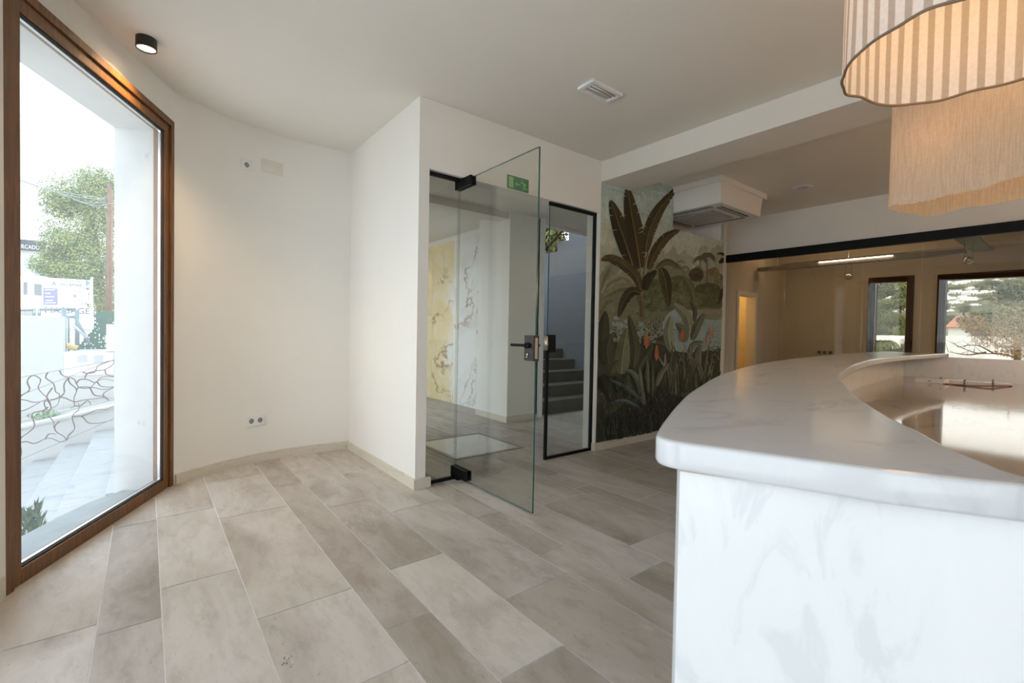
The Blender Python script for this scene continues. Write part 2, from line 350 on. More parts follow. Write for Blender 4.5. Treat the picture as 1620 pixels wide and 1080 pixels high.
# skirting
def skirt(name, path, h, th, label, z0=0):
    mb = MB(); P = [Vector((p[0], p[1], 0)) for p in path]; Q = []
    for i, p in enumerate(P):
        t1 = (P[i]-P[i-1]).normalized() if i else (P[1]-P[0]).normalized(); t2 = (P[i+1]-P[i]).normalized() if i < len(P)-1 else t1
        n1, n2 = Vector((t1.y, -t1.x, 0)), Vector((t2.y, -t2.x, 0)); n = (n1+n2).normalized(); Q.append(p+n*(th/max(.4, n.dot(n1))))
    mb.prism([(p.x, p.y) for p in P]+[(q.x, q.y) for q in Q[::-1]], z0, z0+h)
    return struct(mb, name, 'base', label, 'skirting board')
skirt('baseboard_left', [(v.x, v.y) for v in reversed(CW[:-1])], .075, .016, 'pale travertine skirting along the foot of the curved wall')
skirt('baseboard_middle', [(XS, 4.515), (XS, YD), (1.672, YD)], .075, .016, 'travertine skirting wrapping the corner left of the glass door')
skirt('baseboard_back', [(3.503, YD+.03), (3.503, YD), (5.934, YD)], .075, .016, 'travertine skirting under the jungle mural')
skirt('baseboard_front', [(-.60, 2.55), (-.481, 2.835)], .10, .016, 'short travertine skirting piece left of the brown window frame')

# ------------------------------------------------------------------ framed windows (brown wood)
def framed_window(name, a, b, z0, z1, label, fine=False, mat='brown', sill=True, out=None, w1=.044, w2=.052, pane='glass', dep=.09):
    """a->b: inner face line on the floor; n: into the room"""
    a = Vector((a[0], a[1], 0)); b = Vector((b[0], b[1], 0)); d = (b-a); L = d.length; d.normalize(); n = Vector((d.y, -d.x, 0))
    if out is not None and n.dot(Vector((out[0], out[1], 0))-a) > 0: n = -n
    Mx = Matrix((( d.x, n.x, 0, a.x), (d.y, n.y, 0, a.y), (0, 0, 1, 0), (0, 0, 0, 1)))
    r = thing(name, (a+b)/2, label, 'window', None, 'structure')
    f = MB()
    # outer frame: stiles and head, with mitred look from a thin groove
    f.box((0, -dep, z0), (w1, .0, z1), 0, M4=Mx).box((L-w1, -dep, z0), (L, 0, z1), 0, M4=Mx).box((w1, -dep, z1-w1), (L-w1, 0, z1), 0, M4=Mx)
    f.build('frame', mat, r, .003)
    g = MB(); q = w1+.006
    g.box((q, -dep+.005, z0+.004), (q+w2, -.012, z1-q), 0, M4=Mx).box((L-q-w2, -dep+.005, z0+.004), (L-q, -.012, z1-q), 0, M4=Mx).box((q+w2, -dep+.005, z1-q-w2), (L-q-w2, -.012, z1-q), 0, M4=Mx).box((q+w2, -dep+.005, z0), (L-q-w2, -.012, z0+.07), 0, M4=Mx)
    g.build('sash', mat, r, .003)
    k_ = MB(); k_.box((w1-.001, -.08, z0), (q+.001, -.03, z1-w1), 0, M4=Mx).box((L-q-.001, -.08, z0), (L-w1+.001, -.03, z1-w1), 0, M4=Mx).box((q, -.08, z1-q-.001), (L-q, -.03, z1-w1+.001), 0, M4=Mx)
    i0 = q+w2
    for (p0, p1) in (((i0, -.030, z0+.07), (i0+.004, -.022, z1-i0)), ((L-i0-.004, -.030, z0+.07), (L-i0, -.022, z1-i0)), ((i0, -.03, z1-i0-.005), (L-i0, -.022, z1-i0)), ((i0, -.03, z0+.07), (L-i0, -.022, z0+.077))): k_.box(p0, p1, 0, M4=Mx)
    k_.build('gasket', 'gap', r)
    s_ = MB(); j = i0+.001
    for (p0, p1) in (((j, -.052, z0+.072), (j+.012, -.037, z1-j)), ((L-j-.012, -.052, z0+.072), (L-j, -.037, z1-j)), ((j, -.052, z1-j-.012), (L-j, -.037, z1-j)), ((j, -.052, z0+.071), (L-j, -.037, z0+.082))): s_.box(p0, p1, 0, M4=Mx)
    s_.build('spacer', 'alu', r)
    p = MB().box((i0-.01, -.036, z0+.06), (L-i0+.01, -.031, z1-i0+.01), 0, M4=Mx); p.build('pane', pane, r)
    return r
framed_window('window_1', WL, WR, 0, 2.635, 'tall brown-framed glass window at the left showing steps and trees outside')
for i, (a, c) in enumerate(zip(FAC[1:], FAC[2:])):
    A = Vector((*a, 0)); C_ = Vector((*c, 0)); e = (C_-A).normalized()*.12
    framed_window('window_%d' % (i+2), C_-e, A+e, 0, 2.65, ['tall brown-framed window beside the camera', 'tall brown-framed window behind the camera', 'tall brown-framed window at the rear corner'][i])
# exterior reveal of window_1 (white pier, header, ledge)
rv = MB(); o1 = -WN*.09; o2 = -WN*.345
A = WR+WD*.0; rv.prism([((A+o1).x, (A+o1).y), ((A+o1+WD*.9).x, (A+o1+WD*.9).y), ((A+o2+WD*.9).x, (A+o2+WD*.9).y), ((A+o2-WD*.055).x, (A+o2-WD*.055).y), ((A+o1-WD*.055).x, (A+o1-WD*.055).y)], -1.2, H+.1)
Bq = WL-WD*.0; rv.prism([((Bq+o1+WD*.05).x, (Bq+o1+WD*.05).y), ((Bq+o2+WD*.05).x, (Bq+o2+WD*.05).y), ((Bq+o2-WD*.35).x, (Bq+o2-WD*.35).y), ((Bq+o1-WD*.35).x, (Bq+o1-WD*.35).y)], -1.2, H+.1)
q = [A+o1, A+o2, Bq+o2, Bq+o1]; rv.prism([(v.x, v.y) for v in q], 2.535, H+.16)
struct(rv, 'trim_2', 'ext', 'white outer reveal around the tall left window', 'window reveal')
lg = MB(); ip = [WR+o1*.95+WD*.4, WL+o1*.95-WD*.3]
op = [Vector((.1, 4.60, 0)), Vector((-.17, 4.215, 0)), Vector((-.29, 4.10, 0)), Vector((-.41, 3.90, 0)), Vector((-.50, 3.72, 0)), Vector((-.56, 3.60, 0)), Vector((-.72, 3.2, 0)), Vector((-.85, 2.75, 0))]
lg.prism([(v.x, v.y) for v in ip]+[(v.x, v.y) for v in op[::-1]], -1.2, -.004)
struct(lg, 'trim_3', 'ledge', 'grey stone ledge outside the tall left window', 'window ledge')

# ------------------------------------------------------------------ glazed door front
YP = YD+.045
r = thing('window_5', (1.78, YP, 0), 'narrow fixed glass panel with black frame left of the open door', 'glass panel', None, 'structure')
MB().box((1.636, YP-.012, .0), (1.650, YP+.012, 2.355)).box((1.650, YP-.012, 2.325), (1.925, YP+.012, 2.355)).box((1.650, YP-.012, 0), (1.925, YP+.012, .025)).build('frame', 'black', r)
MB().box((1.650, YP-.005, .025), (1.925, YP+.005, 2.325)).build('pane', 'doorglass', r)
MB().box((1.9252, YP-.005, .0), (1.927, YP+.005, 2.355)).build('glass_edge', 'doorglass', r)
r = thing('window_6', (3.18, YP, 0), 'tall fixed glass panel with black frame right of the doorway', 'glass panel', None, 'structure')
MB().box((2.875, YP-.012, 2.325), (3.499, YP+.012, 2.355)).box((2.875, YP-.012, 0), (3.499, YP+.012, .025)).box((3.470, YP-.012, .025), (3.499, YP+.012, 2.325)).box((2.868, YP-.012, 0), (2.892, YP+.012, 1.0)).build('frame', 'black', r)
MB().box((2.880, YP-.005, .025), (3.470, YP+.005, 2.325)).build('pane', 'doorglass', r)
MB().box((2.878, YP-.0055, 1.0), (2.8805, YP+.0055, 2.325)).build('glass_edge', 'edge', r)
sp = MB().box((2.885, YP-.024, .985), (2.965, YP+.024, 1.148)).build('strike_box', 'black', r, .003); sp['label'] = 'black strike box of the lock'
MB().lathe([(.001, .0), (.021, 0), (.021, .13), (.001, .13)], (2.868, YP, 1.005), 20).build('strike_plate', 'chrome', sp)
# the open leaf
r = thing('door_1', (1.94, 3.13, 0), 'frameless glass door leaf standing open towards the room', 'door', None, 'structure')
LX = 1.938
MB().box((LX-.005, 2.214, .012), (LX+.005, 3.185, 2.333)).build('glass_panel', 'doorglass', r)
MB().box((LX-.0055, 2.2118, .012), (LX+.0055, 2.2142, 2.333)).box((LX-.0055, 2.2142, 2.332), (LX+.0055, 3.185, 2.3338)).box((LX-.0055, 2.2142, .0112), (LX+.0055, 3.185, .013)).build('glass_edge', 'edge', r)
for nm, z0, z1 in (('top_hinge', 2.275, 2.345), ('bottom_hinge', .018, .095)):
    h = MB().box((LX-.026, 2.965, z0), (LX-.0055, 3.19, z1)).box((LX+.0055, 2.965, z0), (LX+.026, 3.19, z1)); h.build(nm, 'black', r, .002)
MB().box((LX-.012, 3.10, 2.345), (LX+.012, 3.16, 2.356)).build('pivot', 'black', r); MB().box((LX-.03, 3.08, .0), (LX+.012, 3.18, .018)).build('floor_pivot', 'black', r)
lk = MB().box((LX-.024, 2.211, .985), (LX-.0055, 2.300, 1.148)).box((LX+.0055, 2.211, .985), (LX+.024, 2.300, 1.148)).build('lock_case', plain('dark_bronze_lock', (.05, .042, .036), .45, .3), r, .002)
MB().box((LX-.011, 2.2085, 1.0), (LX+.011, 2.2115, 1.132)).build('face_plate', 'chrome', lk)
lv = MB()
for s_ in (-1, 1):
    lv.tube([(LX+s_*.024, 2.252, 1.083), (LX+s_*.055, 2.252, 1.083)], .017 if s_ < 0 else .012, 14)
    lv.tube(spline([(LX+s_*.055, 2.248, 1.083), (LX+s_*.060, 2.29, 1.084), (LX+s_*.060, 2.39, 1.083)], 6), .0095, 10)
lv.build('lever_handle', 'black', lk)
MB().tube([(LX-.025, 2.262, 1.026), (LX-.034, 2.262, 1.026)], .009, 14).box((LX-.034, 2.2575, 1.006), (LX-.025, 2.2665, 1.026)).build('key_cylinder', 'chrome', lk)

# exit sign stuck on the wall above the doorway
ex = thing('exit_sign', (2.465, YD-.004, 2.365), 'green running man exit sign on the wall above the glass doorway', 'sign')
MB().box((2.35, YD-.004, 2.362), (2.582, YD-.0005, 2.474)).build('plate', 'signgreen', ex)
pm = MB(); Y_ = YD-.0046
def sg(x, z): return (2.35+.232*x, Y_, 2.362+.112*z)
def sgl(pts): pm.add([sg(*p) for p in pts], [tuple(range(len(pts)))])
sgl([(.07, .10), (.28, .10), (.28, .90), (.07, .90)])
sgl([(.36, .45), (.45, .62), (.45, .28)]); sgl([(.43, .41), (.62, .41), (.62, .49), (.43, .49)])
hd = [( .68+.035*math.cos(t*.628), .80+.075*math.sin(t*.628)) for t in range(10)]; sgl(hd)
for q in ([(.70, .70), (.80, .66), (.83, .40), (.75, .38)], [(.75, .42), (.83, .40), (.80, .28), (.74, .10), (.70, .12), (.75, .28)], [(.78, .42), (.86, .32), (.95, .24), (.93, .16), (.83, .24), (.77, .34)],
          [(.71, .70), (.70, .62), (.62, .56), (.60, .62), (.67, .70)], [(.79, .66), (.88, .56), (.91, .48), (.87, .46), (.83, .53), (.78, .58)]): sgl(q)
pm.build('pictogram', 'signlight', ex)

# ------------------------------------------------------------------ lobby behind the door
def rect_wall(name, mb, mat, label, cat='wall'): return struct(mb, name, mat, label, cat)
w = MB().box((3.90, 5.40, 0), (4.05, 9.0, 2.70)).box((3.64, 4.70, 0), (4.15, 5.40, 2.70)).box((4.10, 4.70, 0), (4.25, 9.0, 3.6))
w.box((1.65, 8.9, 0), (4.0, 9.05, 2.7)).box((1.58, 8.3, 0), (1.70, 9.0, 2.7)).box((1.58, 4.7, 0), (1.70, 5.2, 2.7)).box((1.58, 5.2, 2.45), (1.70, 8.3, 2.7))
rect_wall('wall_lobby', w, 'wall', 'white lobby walls and square pillar behind the glass door')
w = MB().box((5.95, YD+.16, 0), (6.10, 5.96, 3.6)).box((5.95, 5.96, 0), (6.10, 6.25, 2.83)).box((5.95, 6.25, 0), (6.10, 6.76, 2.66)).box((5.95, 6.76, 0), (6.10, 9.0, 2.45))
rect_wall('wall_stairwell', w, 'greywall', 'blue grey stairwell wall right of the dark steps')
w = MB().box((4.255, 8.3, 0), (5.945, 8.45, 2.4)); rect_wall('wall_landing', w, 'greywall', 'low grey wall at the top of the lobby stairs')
w = MB().box((1.58, YD+.165, 2.70), (4.25, 9.05, 2.84)).box((4.25, YD+.16, 2.70), (5.95, 4.95, 2.84)).box((1.70, 4.74, 2.61), (3.64, 4.96, 2.70)).box((4.15, 4.85, 2.665), (5.95, 4.97, 2.70))
rect_wall('ceiling_lobby', w, 'ceil', 'lobby ceiling with shallow beams behind the glass door', 'ceiling')
skirt('baseboard_lobby', [(3.64, 5.40), (3.64, 4.70), (4.15, 4.70)], .075, .016, 'travertine skirting around the lobby pillar')
skirt('baseboard_stairwell', [(5.95, 4.84), (5.95, YD+.18)], .12, .016, 'grey skirting at the foot of the stairwell wall')
# big bookmatched stone slab panel on the lobby wall
k = N('veined_stone_panel'); k.bsdf(None, .2); v = k.coord()
v0 = v; sx = k.n('ShaderNodeSeparateXYZ'); k.l(v0, sx.inputs[0]); oi = k.n('ShaderNodeObjectInfo'); va = k.n('ShaderNodeVectorMath', operation='MULTIPLY_ADD'); k.l(oi.outputs['Random'], va.inputs[0]); va.inputs[1].default_value = (13, 17, 11); k.l(v0, va.inputs[2]); v = va.outputs[0]
nn = k.noise(v, 1.1, 8, .65, .4); n2 = k.noise(v, 2.2, 7, .65, .6); n4 = k.noise(v, .9, 6, .6, .3)
md = k.n('ShaderNodeMath', operation='MULTIPLY_ADD'); k.l(nn, md.inputs[0]); md.inputs[1].default_value = .9; 
m0 = k.n('ShaderNodeMath', operation='MULTIPLY'); k.l(sx.outputs[1], m0.inputs[0]); m0.inputs[1].default_value = .75; k.l(m0.outputs[0], md.inputs[2])
grad = k.n('ShaderNodeMapRange'); k.l(md.outputs[0], grad.inputs[0]); grad.inputs[1].default_value = .30; grad.inputs[2].default_value = .48
ca = k.ramp(n2, [(.3, (.74, .70, .64)), (.5, (.86, .85, .83)), (.7, (.80, .80, .80))])
cb = k.ramp(n2, [(.3, (.72, .55, .28)), (.55, (.80, .68, .44)), (.72, (.82, .76, .62))])
cm = k.mix(grad.outputs[0], ca, cb)
ab = k.n('ShaderNodeMath', operation='SUBTRACT'); k.l(n4, ab.inputs[0]); ab.inputs[1].default_value = .5
a2 = k.n('ShaderNodeMath', operation='ABSOLUTE'); k.l(ab.outputs[0], a2.inputs[0])
ve = k.ramp(a2.outputs[0], [(.0, (.34, .28, .22)), (.006, (.66, .58, .48)), (.018, (1, 1, 1))])
vm = k.mix(k.ramp(nn, [(.44, (0, 0, 0)), (.58, (1, 1, 1))]), ve, (1, 1, 1))
k.l(k.mix(1, cm, vm, 'MULTIPLY'), k.b.inputs['Base Color']); M['slabwall'] = k.m
sw = thing('stone_wall_panel', (3.89, 6.6, 0), 'tall veined cream and white stone slab cladding on the lobby wall', 'wall panel')
edges = [5.42, 5.78, 6.45, 7.15, 7.60, 8.3]
for a, c in zip(edges, edges[1:]):
    zz = [0, 2.615] if c < 6.5 else ([0, 1.02, 1.95, 2.615] if int(c*10) % 2 else [0, 1.28, 2.2, 2.615])
    for za, zc in zip(zz, zz[1:]): MB().box((3.875, a+.0012, za+.001), (3.90, c-.0012, zc-.001)).build('slab', 'slabwall', sw)
# floor mat well with pale inlay and grey metal rim
mt = thing('floor_mat', (2.6, 3.98, 0), 'square pale stone inlay with grey metal rim set in the lobby floor', 'floor inlay')
x0, x1, y0, y1 = 2.19, 3.0, 3.575, 4.385
MB().box((x0, y0, -.001), (x1, y0+.04, .005)).box((x0, y1-.04, -.001), (x1, y1, .005)).box((x0, y0+.04, -.001), (x0+.04, y1-.04, .005)).box((x1-.04, y0+.04, -.001), (x1, y1-.04, .005)).build('rim', plain('grey_metal_rim', (.16, .15, .14), .35, .4), mt)
MB().box((x0+.04, y0+.04, -.001), (x1-.04, y1-.04, .003)).build('inlay', marble('inlay_stone', (.70, .69, .64), (.5, .48, .42), .08, 3), mt)
st = MB()
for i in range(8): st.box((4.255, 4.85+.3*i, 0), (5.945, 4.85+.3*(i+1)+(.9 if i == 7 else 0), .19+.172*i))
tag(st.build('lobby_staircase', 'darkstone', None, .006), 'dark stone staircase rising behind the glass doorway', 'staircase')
hr = MB().tube([onX(840, 418, 5.85), onX(893, 362, 5.85)], .022, 8)
tag(hr.build('handrail', 'darkbrown'), 'dark slanting handrail at the top of the lobby stairs', 'handrail')
tw = MB().box((6.4, 9.3, 0), (8.35, 9.45, 5.2)); tag(tw.build('terracotta_wall', plain('terracotta_plaster', lin((190, 150, 115)), .9)), 'sunlit terracotta wall seen beyond the stairwell', 'wall')

# ------------------------------------------------------------------ foliage helper
def leaf_cloud(mb, blobs, n, size, cols, rnd, flat=.0):
    for (cx, cy, cz, rx, ry, rz, wgt) in blobs:
        for _ in range(int(n*wgt)):
            while True:
                d = Vector((rnd.uniform(-1, 1), rnd.uniform(-1, 1), rnd.uniform(-1, 1)))
                if .001 < d.length <= 1: break
            d = d.normalized()*(rnd.random()**.35)
            p = Vector((cx+d.x*rx, cy+d.y*ry, cz+d.z*rz)); c = rnd.choice(cols); s = size*rnd.uniform(.6, 1.4)
            u = Vector((rnd.uniform(-1, 1), rnd.uniform(-1, 1), rnd.uniform(-1, 1))).normalized(); n_ = (d+Vector((0, 0, .4))).normalized(); u = (u-n_*u.dot(n_)*.6).normalized(); w_ = u.cross(n_)
            mb.add([p-u*s, p+w_*s*.5, p+u*s, p-w_*s*.5], [(0, 1, 2, 3)], 0, c)
def tree(name, blobs, n, size, cols, label, trunk=None, group=None, seed=1, cat='tree', leafmat='leaf'):
    rnd = random.Random(seed); b0 = blobs[0]; base = trunk[0] if trunk else (b0[0], b0[1], b0[2]-b0[5])
    r = thing(name, base, label, cat, group); mb = MB(); leaf_cloud(mb, blobs, n, size, cols, rnd); mb.build('foliage', leafmat, r)
    if trunk: MB().tube(trunk[:-1], trunk[-1], 8).build('trunk', 'bark', r)
    return r
G_PINE = [lin((98, 118, 72)), lin((132, 146, 84)), lin((160, 166, 100)), lin((80, 102, 66))]
G_DARK = [lin((62, 70, 42)), lin((80, 88, 52)), lin((100, 104, 62))]
G_MID = [lin((86, 96, 52)), lin((110, 114, 62)), lin((130, 128, 74))]
SHX = onY(872, 372, 7.6).x
tree('leafy_shrub', [(SHX, 7.6, 3.25, .22, .25, .5, 1), (SHX+.35, 7.8, 3.3, .3, .3, .45, .8)], 500, .07, G_MID, 'green shrub behind the top of the lobby stairs', [(SHX, 7.6, 0), (SHX, 7.6, 3.1), .05], None, 4, 'shrub')

# ------------------------------------------------------------------ jungle mural (flat wallpaper on the wall right of the door)
mu = MB(); REF = lin((196, 180, 150)); lay = [0]
def pig(c): return tuple(min(.9, a/b*1.0) for a, b in zip(lin(c), REF))
def mp_(x, y): p = onY(x, y, YD+.0055); return p.x, p.z
CL = dict(x0=3.518, x1=5.934, z0=.075, z1=H)
def clip_poly(pts):
    def cut(P, f):
        o = []
        for i in range(len(P)):
            a, b_ = P[i-1], P[i]; fa, fb = f(a), f(b_)
            if (fa >= 0) != (fb >= 0): t = fa/(fa-fb); o.append((a[0]+(b_[0]-a[0])*t, a[1]+(b_[1]-a[1])*t))
            if fb >= 0: o.append(b_)
        return o
    P = cut(pts, lambda p: p[0]-CL['x0']); P = cut(P, lambda p: CL['x1']-p[0]) if P else P; P = cut(P, lambda p: p[1]-CL['z0']) if P else P; P = cut(P, lambda p: CL['z1']-p[1]) if P else P
    return P
def region(P):
    """drop what would fall in the air-conditioner niche and under the beam"""
    out = []
    def cut(P, f):
        o = []
        for i in range(len(P)):
            a, b_ = P[i-1], P[i]; fa, fb = f(a), f(b_)
            if (fa >= 0) != (fb >= 0): t = fa/(fa-fb); o.append((a[0]+(b_[0]-a[0])*t, a[1]+(b_[1]-a[1])*t))
            if fb >= 0: o.append(b_)
        return o
    zs = 2.392
    lo = cut(P, lambda p: zs-p[1]); hi = cut(P, lambda p: p[1]-zs)
    if len(lo) > 2: out.append(lo)
    if len(hi) > 2:
        q = cut(hi, lambda p: 4.768-p[0])
        if len(q) > 2: out.append(q)
        q = cut(hi, lambda p: p[0]-5.862)
        if len(q) > 2: out.append(q)
    return out
def paint(pts, c, px=True):
    P = [mp_(*p) for p in pts] if px else list(pts); P = clip_poly(P)
    if len(P) < 3: return
    lay[0] += 1; y = YD+.0055-.000004*lay[0]
    for Q in region(P):
        try: tri = tessellate_polygon([[Vector((p[0], p[1], 0)) for p in Q]])
        except Exception: continue
        fs = []
        for t in tri:
            a, b_, d = t; cr = (Q[b_][0]-Q[a][0])*(Q[d][1]-Q[a][1])-(Q[b_][1]-Q[a][1])*(Q[d][0]-Q[a][0]); fs.append((a, b_, d) if cr > 0 else (a, d, b_))
        mu.add([(p[0], y, p[1]) for p in Q], fs, 0, pig(c))
def A7(p): return (940+p[0]/5.143, 290+p[1]/5.143)
def A8(p): return (940+p[0]/4.91, 480+p[1]/4.91)
def V2(p): return Vector((p[0], p[1]))
def sp2(pts, n=7): return [(v.x, v.y) for v in spline([(p[0], p[1], 0) for p in pts], n)]
def blade(pts, w, c, T, mid=None, tears=0, rnd=None, prof=None, dark=.82):
    """a leaf along a midrib; optional torn notches; halves in two shades"""
    rnd = rnd or random; P = [V2(p) for p in sp2(pts)]; n = len(P)
    L, Rr = [], []
    for i, p in enumerate(P):
        t = (P[min(i+1, n-1)]-P[max(i-1, 0)]).normalized(); nr = Vector((-t.y, t.x)); s = i/(n-1)
        ww = w*(prof(s) if prof else math.sin(math.pi*min(1, s*.92+.06))**.7*(1-.15*s))
        L.append(p+nr*ww); Rr.append(p-nr*ww)
    def torn(E):
        o = []
        for i, e in enumerate(E):
            o.append(e)
            if tears and 1 < i < n-2 and rnd.random() < tears:
                m = P[i]; q = E[i+1]; o.append(e+(q-e)*.35); o.append(e+(m-e)*rnd.uniform(.3, .75)+(q-e)*.2); o.append(e+(q-e)*.62)
        return o
    L2, R2 = torn(L), torn(Rr)
    paint([T(p) for p in L2]+[T(p) for p in P[::-1]], c)
    paint([T(p) for p in R2]+[T(p) for p in P[::-1]], tuple(x*dark for x in c))
    for E, kk in ((L, .86), (Rr, .72)):
        for i in range(2, n-2):
            a = P[i-1]; e = E[i]; m = P[i]; q = a+(e-a)*.92; d = (q-a); nr = Vector((-d.y, d.x)).normalized()*max(.6, w*.018)
            paint([T(a+nr), T(q), T(a-nr)], tuple(x*kk for x in c))
    if mid:
        ml = []; mr = []
        for i, p in enumerate(P):
            t = (P[min(i+1, n-1)]-P[max(i-1, 0)]).normalized(); nr = Vector((-t.y, t.x))*max(1.2, w*.05)*(1-.7*i/(n-1)); ml.append(p+nr); mr.append(p-nr)
        paint([T(p) for p in ml]+[T(p) for p in mr[::-1]], mid)
def blob(cx, cy, rx, ry, c, T, rnd, rag=.12, n=26):
    paint([T((cx+rx*math.cos(2*math.pi*i/n)*(1+rnd.uniform(-rag, rag)), cy+ry*math.sin(2*math.pi*i/n)*(1+rnd.uniform(-rag, rag)))) for i in range(n)], c)
rm = random.Random(11)
paint([(CL['x0'], CL['z0']), (CL['x1'], CL['z0']), (CL['x1'], CL['z1']), (CL['x0'], CL['z1'])], (60, 54, 36), False)
bands = [(H, (150, 152, 126)), (2.62, (153, 151, 122)), (2.45, (155, 149, 116)), (2.25, (156, 146, 110)), (2.05, (152, 138, 100)), (1.9, (142, 128, 90)), (1.75, (124, 112, 76)), (1.6, (104, 94, 62))]
for (z1, c), (z0, _) in zip(bands, bands[1:]+[(1.25, None)]): paint([(CL['x0'], z0), (CL['x1'], z0), (CL['x1'], z1), (CL['x0'], z1)], c, False)
for i in range(14):   # thin cloud streaks
    x = rm.uniform(60, 600); y = rm.uniform(20, 330); l = rm.uniform(80, 240); paint([A7(p) for p in sp2([(x, y), (x+l*.5, y+rm.uniform(10, 34)), (x+l, y+rm.uniform(30, 80))])+sp2([(x+l, y+rm.uniform(40, 92)), (x+l*.5, y+rm.uniform(24, 56)), (x, y+6)])], rm.choice([(142, 140, 112), (160, 160, 134), (148, 136, 108)]))
# misty distant trees
for i in range(52):
    x = rm.uniform(40, 1060); y = 640-abs(x-700)*.12+rm.uniform(-60, 90); g = rm.uniform(.9, .99); blob(x, y, rm.uniform(22, 50), rm.uniform(40, 95), (146*g, 133*g, 98*g), A7, rm)
for i in range(34):
    x = rm.uniform(40, 1060); y = 720+rm.uniform(-20, 110); g = rm.uniform(.78, .95); blob(x, y, rm.uniform(26, 60), rm.uniform(36, 80), (134*g, 120*g, 82*g), A7, rm)
def palm(x, y, h, fr, c, tr):
    paint([A7((x-7, y+h)), A7((x+7, y+h)), A7((x+4, y)), A7((x-4, y))], tr)
    for i in range(13):
        a = math.pi*(-.12+1.24*i/12)*-1; ex, ey = x+fr*math.cos(a)*1.0, y+fr*.75*math.sin(a)+fr*.25
        blade([(x, y), ((x+ex)/2, (y+ey)/2-fr*.16), (ex, ey+fr*.16)], fr*.10, c, A7, None, .5, rm)
palm(862, 618, 250, 62, (96, 82, 58), (98, 84, 62)); palm(918, 596, 300, 72, (90, 76, 52), (94, 80, 58)); palm(735, 690, 150, 42, (112, 98, 68), (110, 96, 66)); palm(700, 640, 130, 34, (122, 108, 76), (120, 106, 76))
for (x, y, rx, ry, c) in [(828, 742, 62, 55, (70, 60, 34)), (970, 720, 46, 38, (112, 88, 50)), (1010, 790, 46, 60, (104, 92, 58)), (560, 870, 150, 100, (86, 80, 46)), (470, 920, 130, 120, (82, 80, 46)), (690, 850, 120, 100, (84, 76, 44)), (920, 900, 128, 92, (72, 66, 36)), (800, 960, 150, 70, (88, 82, 46)), (620, 960, 150, 80, (92, 86, 52)), (980, 960, 110, 60, (78, 72, 42))]:
    blob(x, y, rx, ry, c, A7, rm, .06, 40)
    for _ in range(26):
        a = rm.uniform(0, 6.28); q = rm.random()**.6; g = rm.uniform(.78, 1.2); blob(x+rx*q*math.cos(a)*.85, y+ry*q*math.sin(a)*.85, rx*rm.uniform(.08, .22), ry*rm.uniform(.1, .24), tuple(v*g for v in c), A7, rm, .2, 12)
for (x, y, w_, h_, c) in [(870, 85, 240, 40, (118, 106, 76)), (160, 70, 120, 60, (104, 92, 62)), (940, 110, 120, 30, (112, 98, 70))]: blob(x, y, w_, h_, c, A8, rm, .08)
paint([A8(p) for p in sp2([(520, 170), (560, 90), (640, 40), (760, 60), (830, 110), (930, 130), (1010, 140), (1010, 330), (700, 380), (560, 330)])], (126, 128, 106))
for _ in range(60): blob(rm.gauss(330, 130), rm.gauss(215, 50), rm.uniform(18, 40), rm.uniform(14, 34), rm.choice([(112, 108, 84), (122, 120, 96), (98, 92, 66)]), A8, rm, .2, 14)
for _ in range(30):
    x = rm.uniform(560, 990); y = rm.uniform(110, 300); paint([A8((x, y)), A8((x+rm.uniform(40, 120), y+rm.uniform(-3, 5))), A8((x+rm.uniform(30, 90), y+6))], rm.choice([(140, 142, 120), (116, 118, 96)]))
# flowering bushes with pale background
for _ in range(420):
    if rm.random() < .7: x, y = rm.gauss(420, 85), rm.gauss(230, 75)
    else: x, y = rm.gauss(900, 60), rm.gauss(370, 38)
    if rm.random() < .12: x, y = rm.gauss(160, 25), rm.gauss(215, 30)
    a = rm.uniform(0, 6.28); l = rm.uniform(10, 26); dx, dy = l*math.cos(a), l*math.sin(a); c = rm.choice([(92, 86, 56), (66, 60, 36), (112, 106, 74), (48, 44, 26)])
    paint([A8((x, y)), A8((x+dx*.5-dy*.22, y+dy*.5+dx*.22)), A8((x+dx, y+dy)), A8((x+dx*.5+dy*.22, y+dy*.5-dx*.22))], c)
# the great banana plant
BR = (58, 46, 24); MIDRIB = (120, 96, 56); OL = (112, 98, 62)
blade([(385, 1090), (382, 980), (380, 860)], 22, (96, 78, 46), A7, None, 0, rm, lambda s: 1-.4*s)
for pts in ([(378, 900), (372, 780), (360, 660)], [(384, 900), (396, 740), (432, 560)], [(388, 900), (420, 760), (446, 690)], [(376, 910), (340, 840), (300, 770)], [(382, 960), (370, 860), (330, 700)]): blade(pts, 8, (110, 92, 56), A7, None, 0, rm, lambda s: 1-.35*s)
blade([(360, 900), (250, 760), (120, 800), (60, 900)], 34, (128, 112, 72), A7, (142, 126, 88), .1, rm); blade([(340, 850), (200, 850), (60, 930)], 40, OL, A7, (140, 122, 80), .15, rm); blade([(120, 690), (70, 760), (40, 880)], 30, (116, 102, 66), A7, None, .05, rm)
blade([(150, 950), (90, 960), (40, 1060)], 28, (104, 92, 60), A7, None, 0, rm)
blade([(325, 715), (260, 520), (190, 320), (128, 140)], 72, BR, A7, MIDRIB, .32, rm)
blade([(370, 690), (340, 480), (300, 260), (262, 30)], 76, (64, 50, 26), A7, MIDRIB, .26, rm)
blade([(412, 560), (440, 400), (520, 220), (660, 40)], 54, (72, 56, 30), A7, (112, 90, 54), .3, rm)
blade([(436, 700), (490, 560), (580, 440), (695, 375)], 44, (76, 58, 32), A7, (112, 90, 54), .36, rm)
blade([(372, 880), (335, 760), (230, 660), (120, 610), (50, 625)], 46, (74, 58, 32), A7, (112, 90, 52), .3, rm)
blade([(372, 890), (300, 880), (235, 960), (190, 1090)], 44, (60, 48, 26), A7, (116, 96, 58), .3, rm)
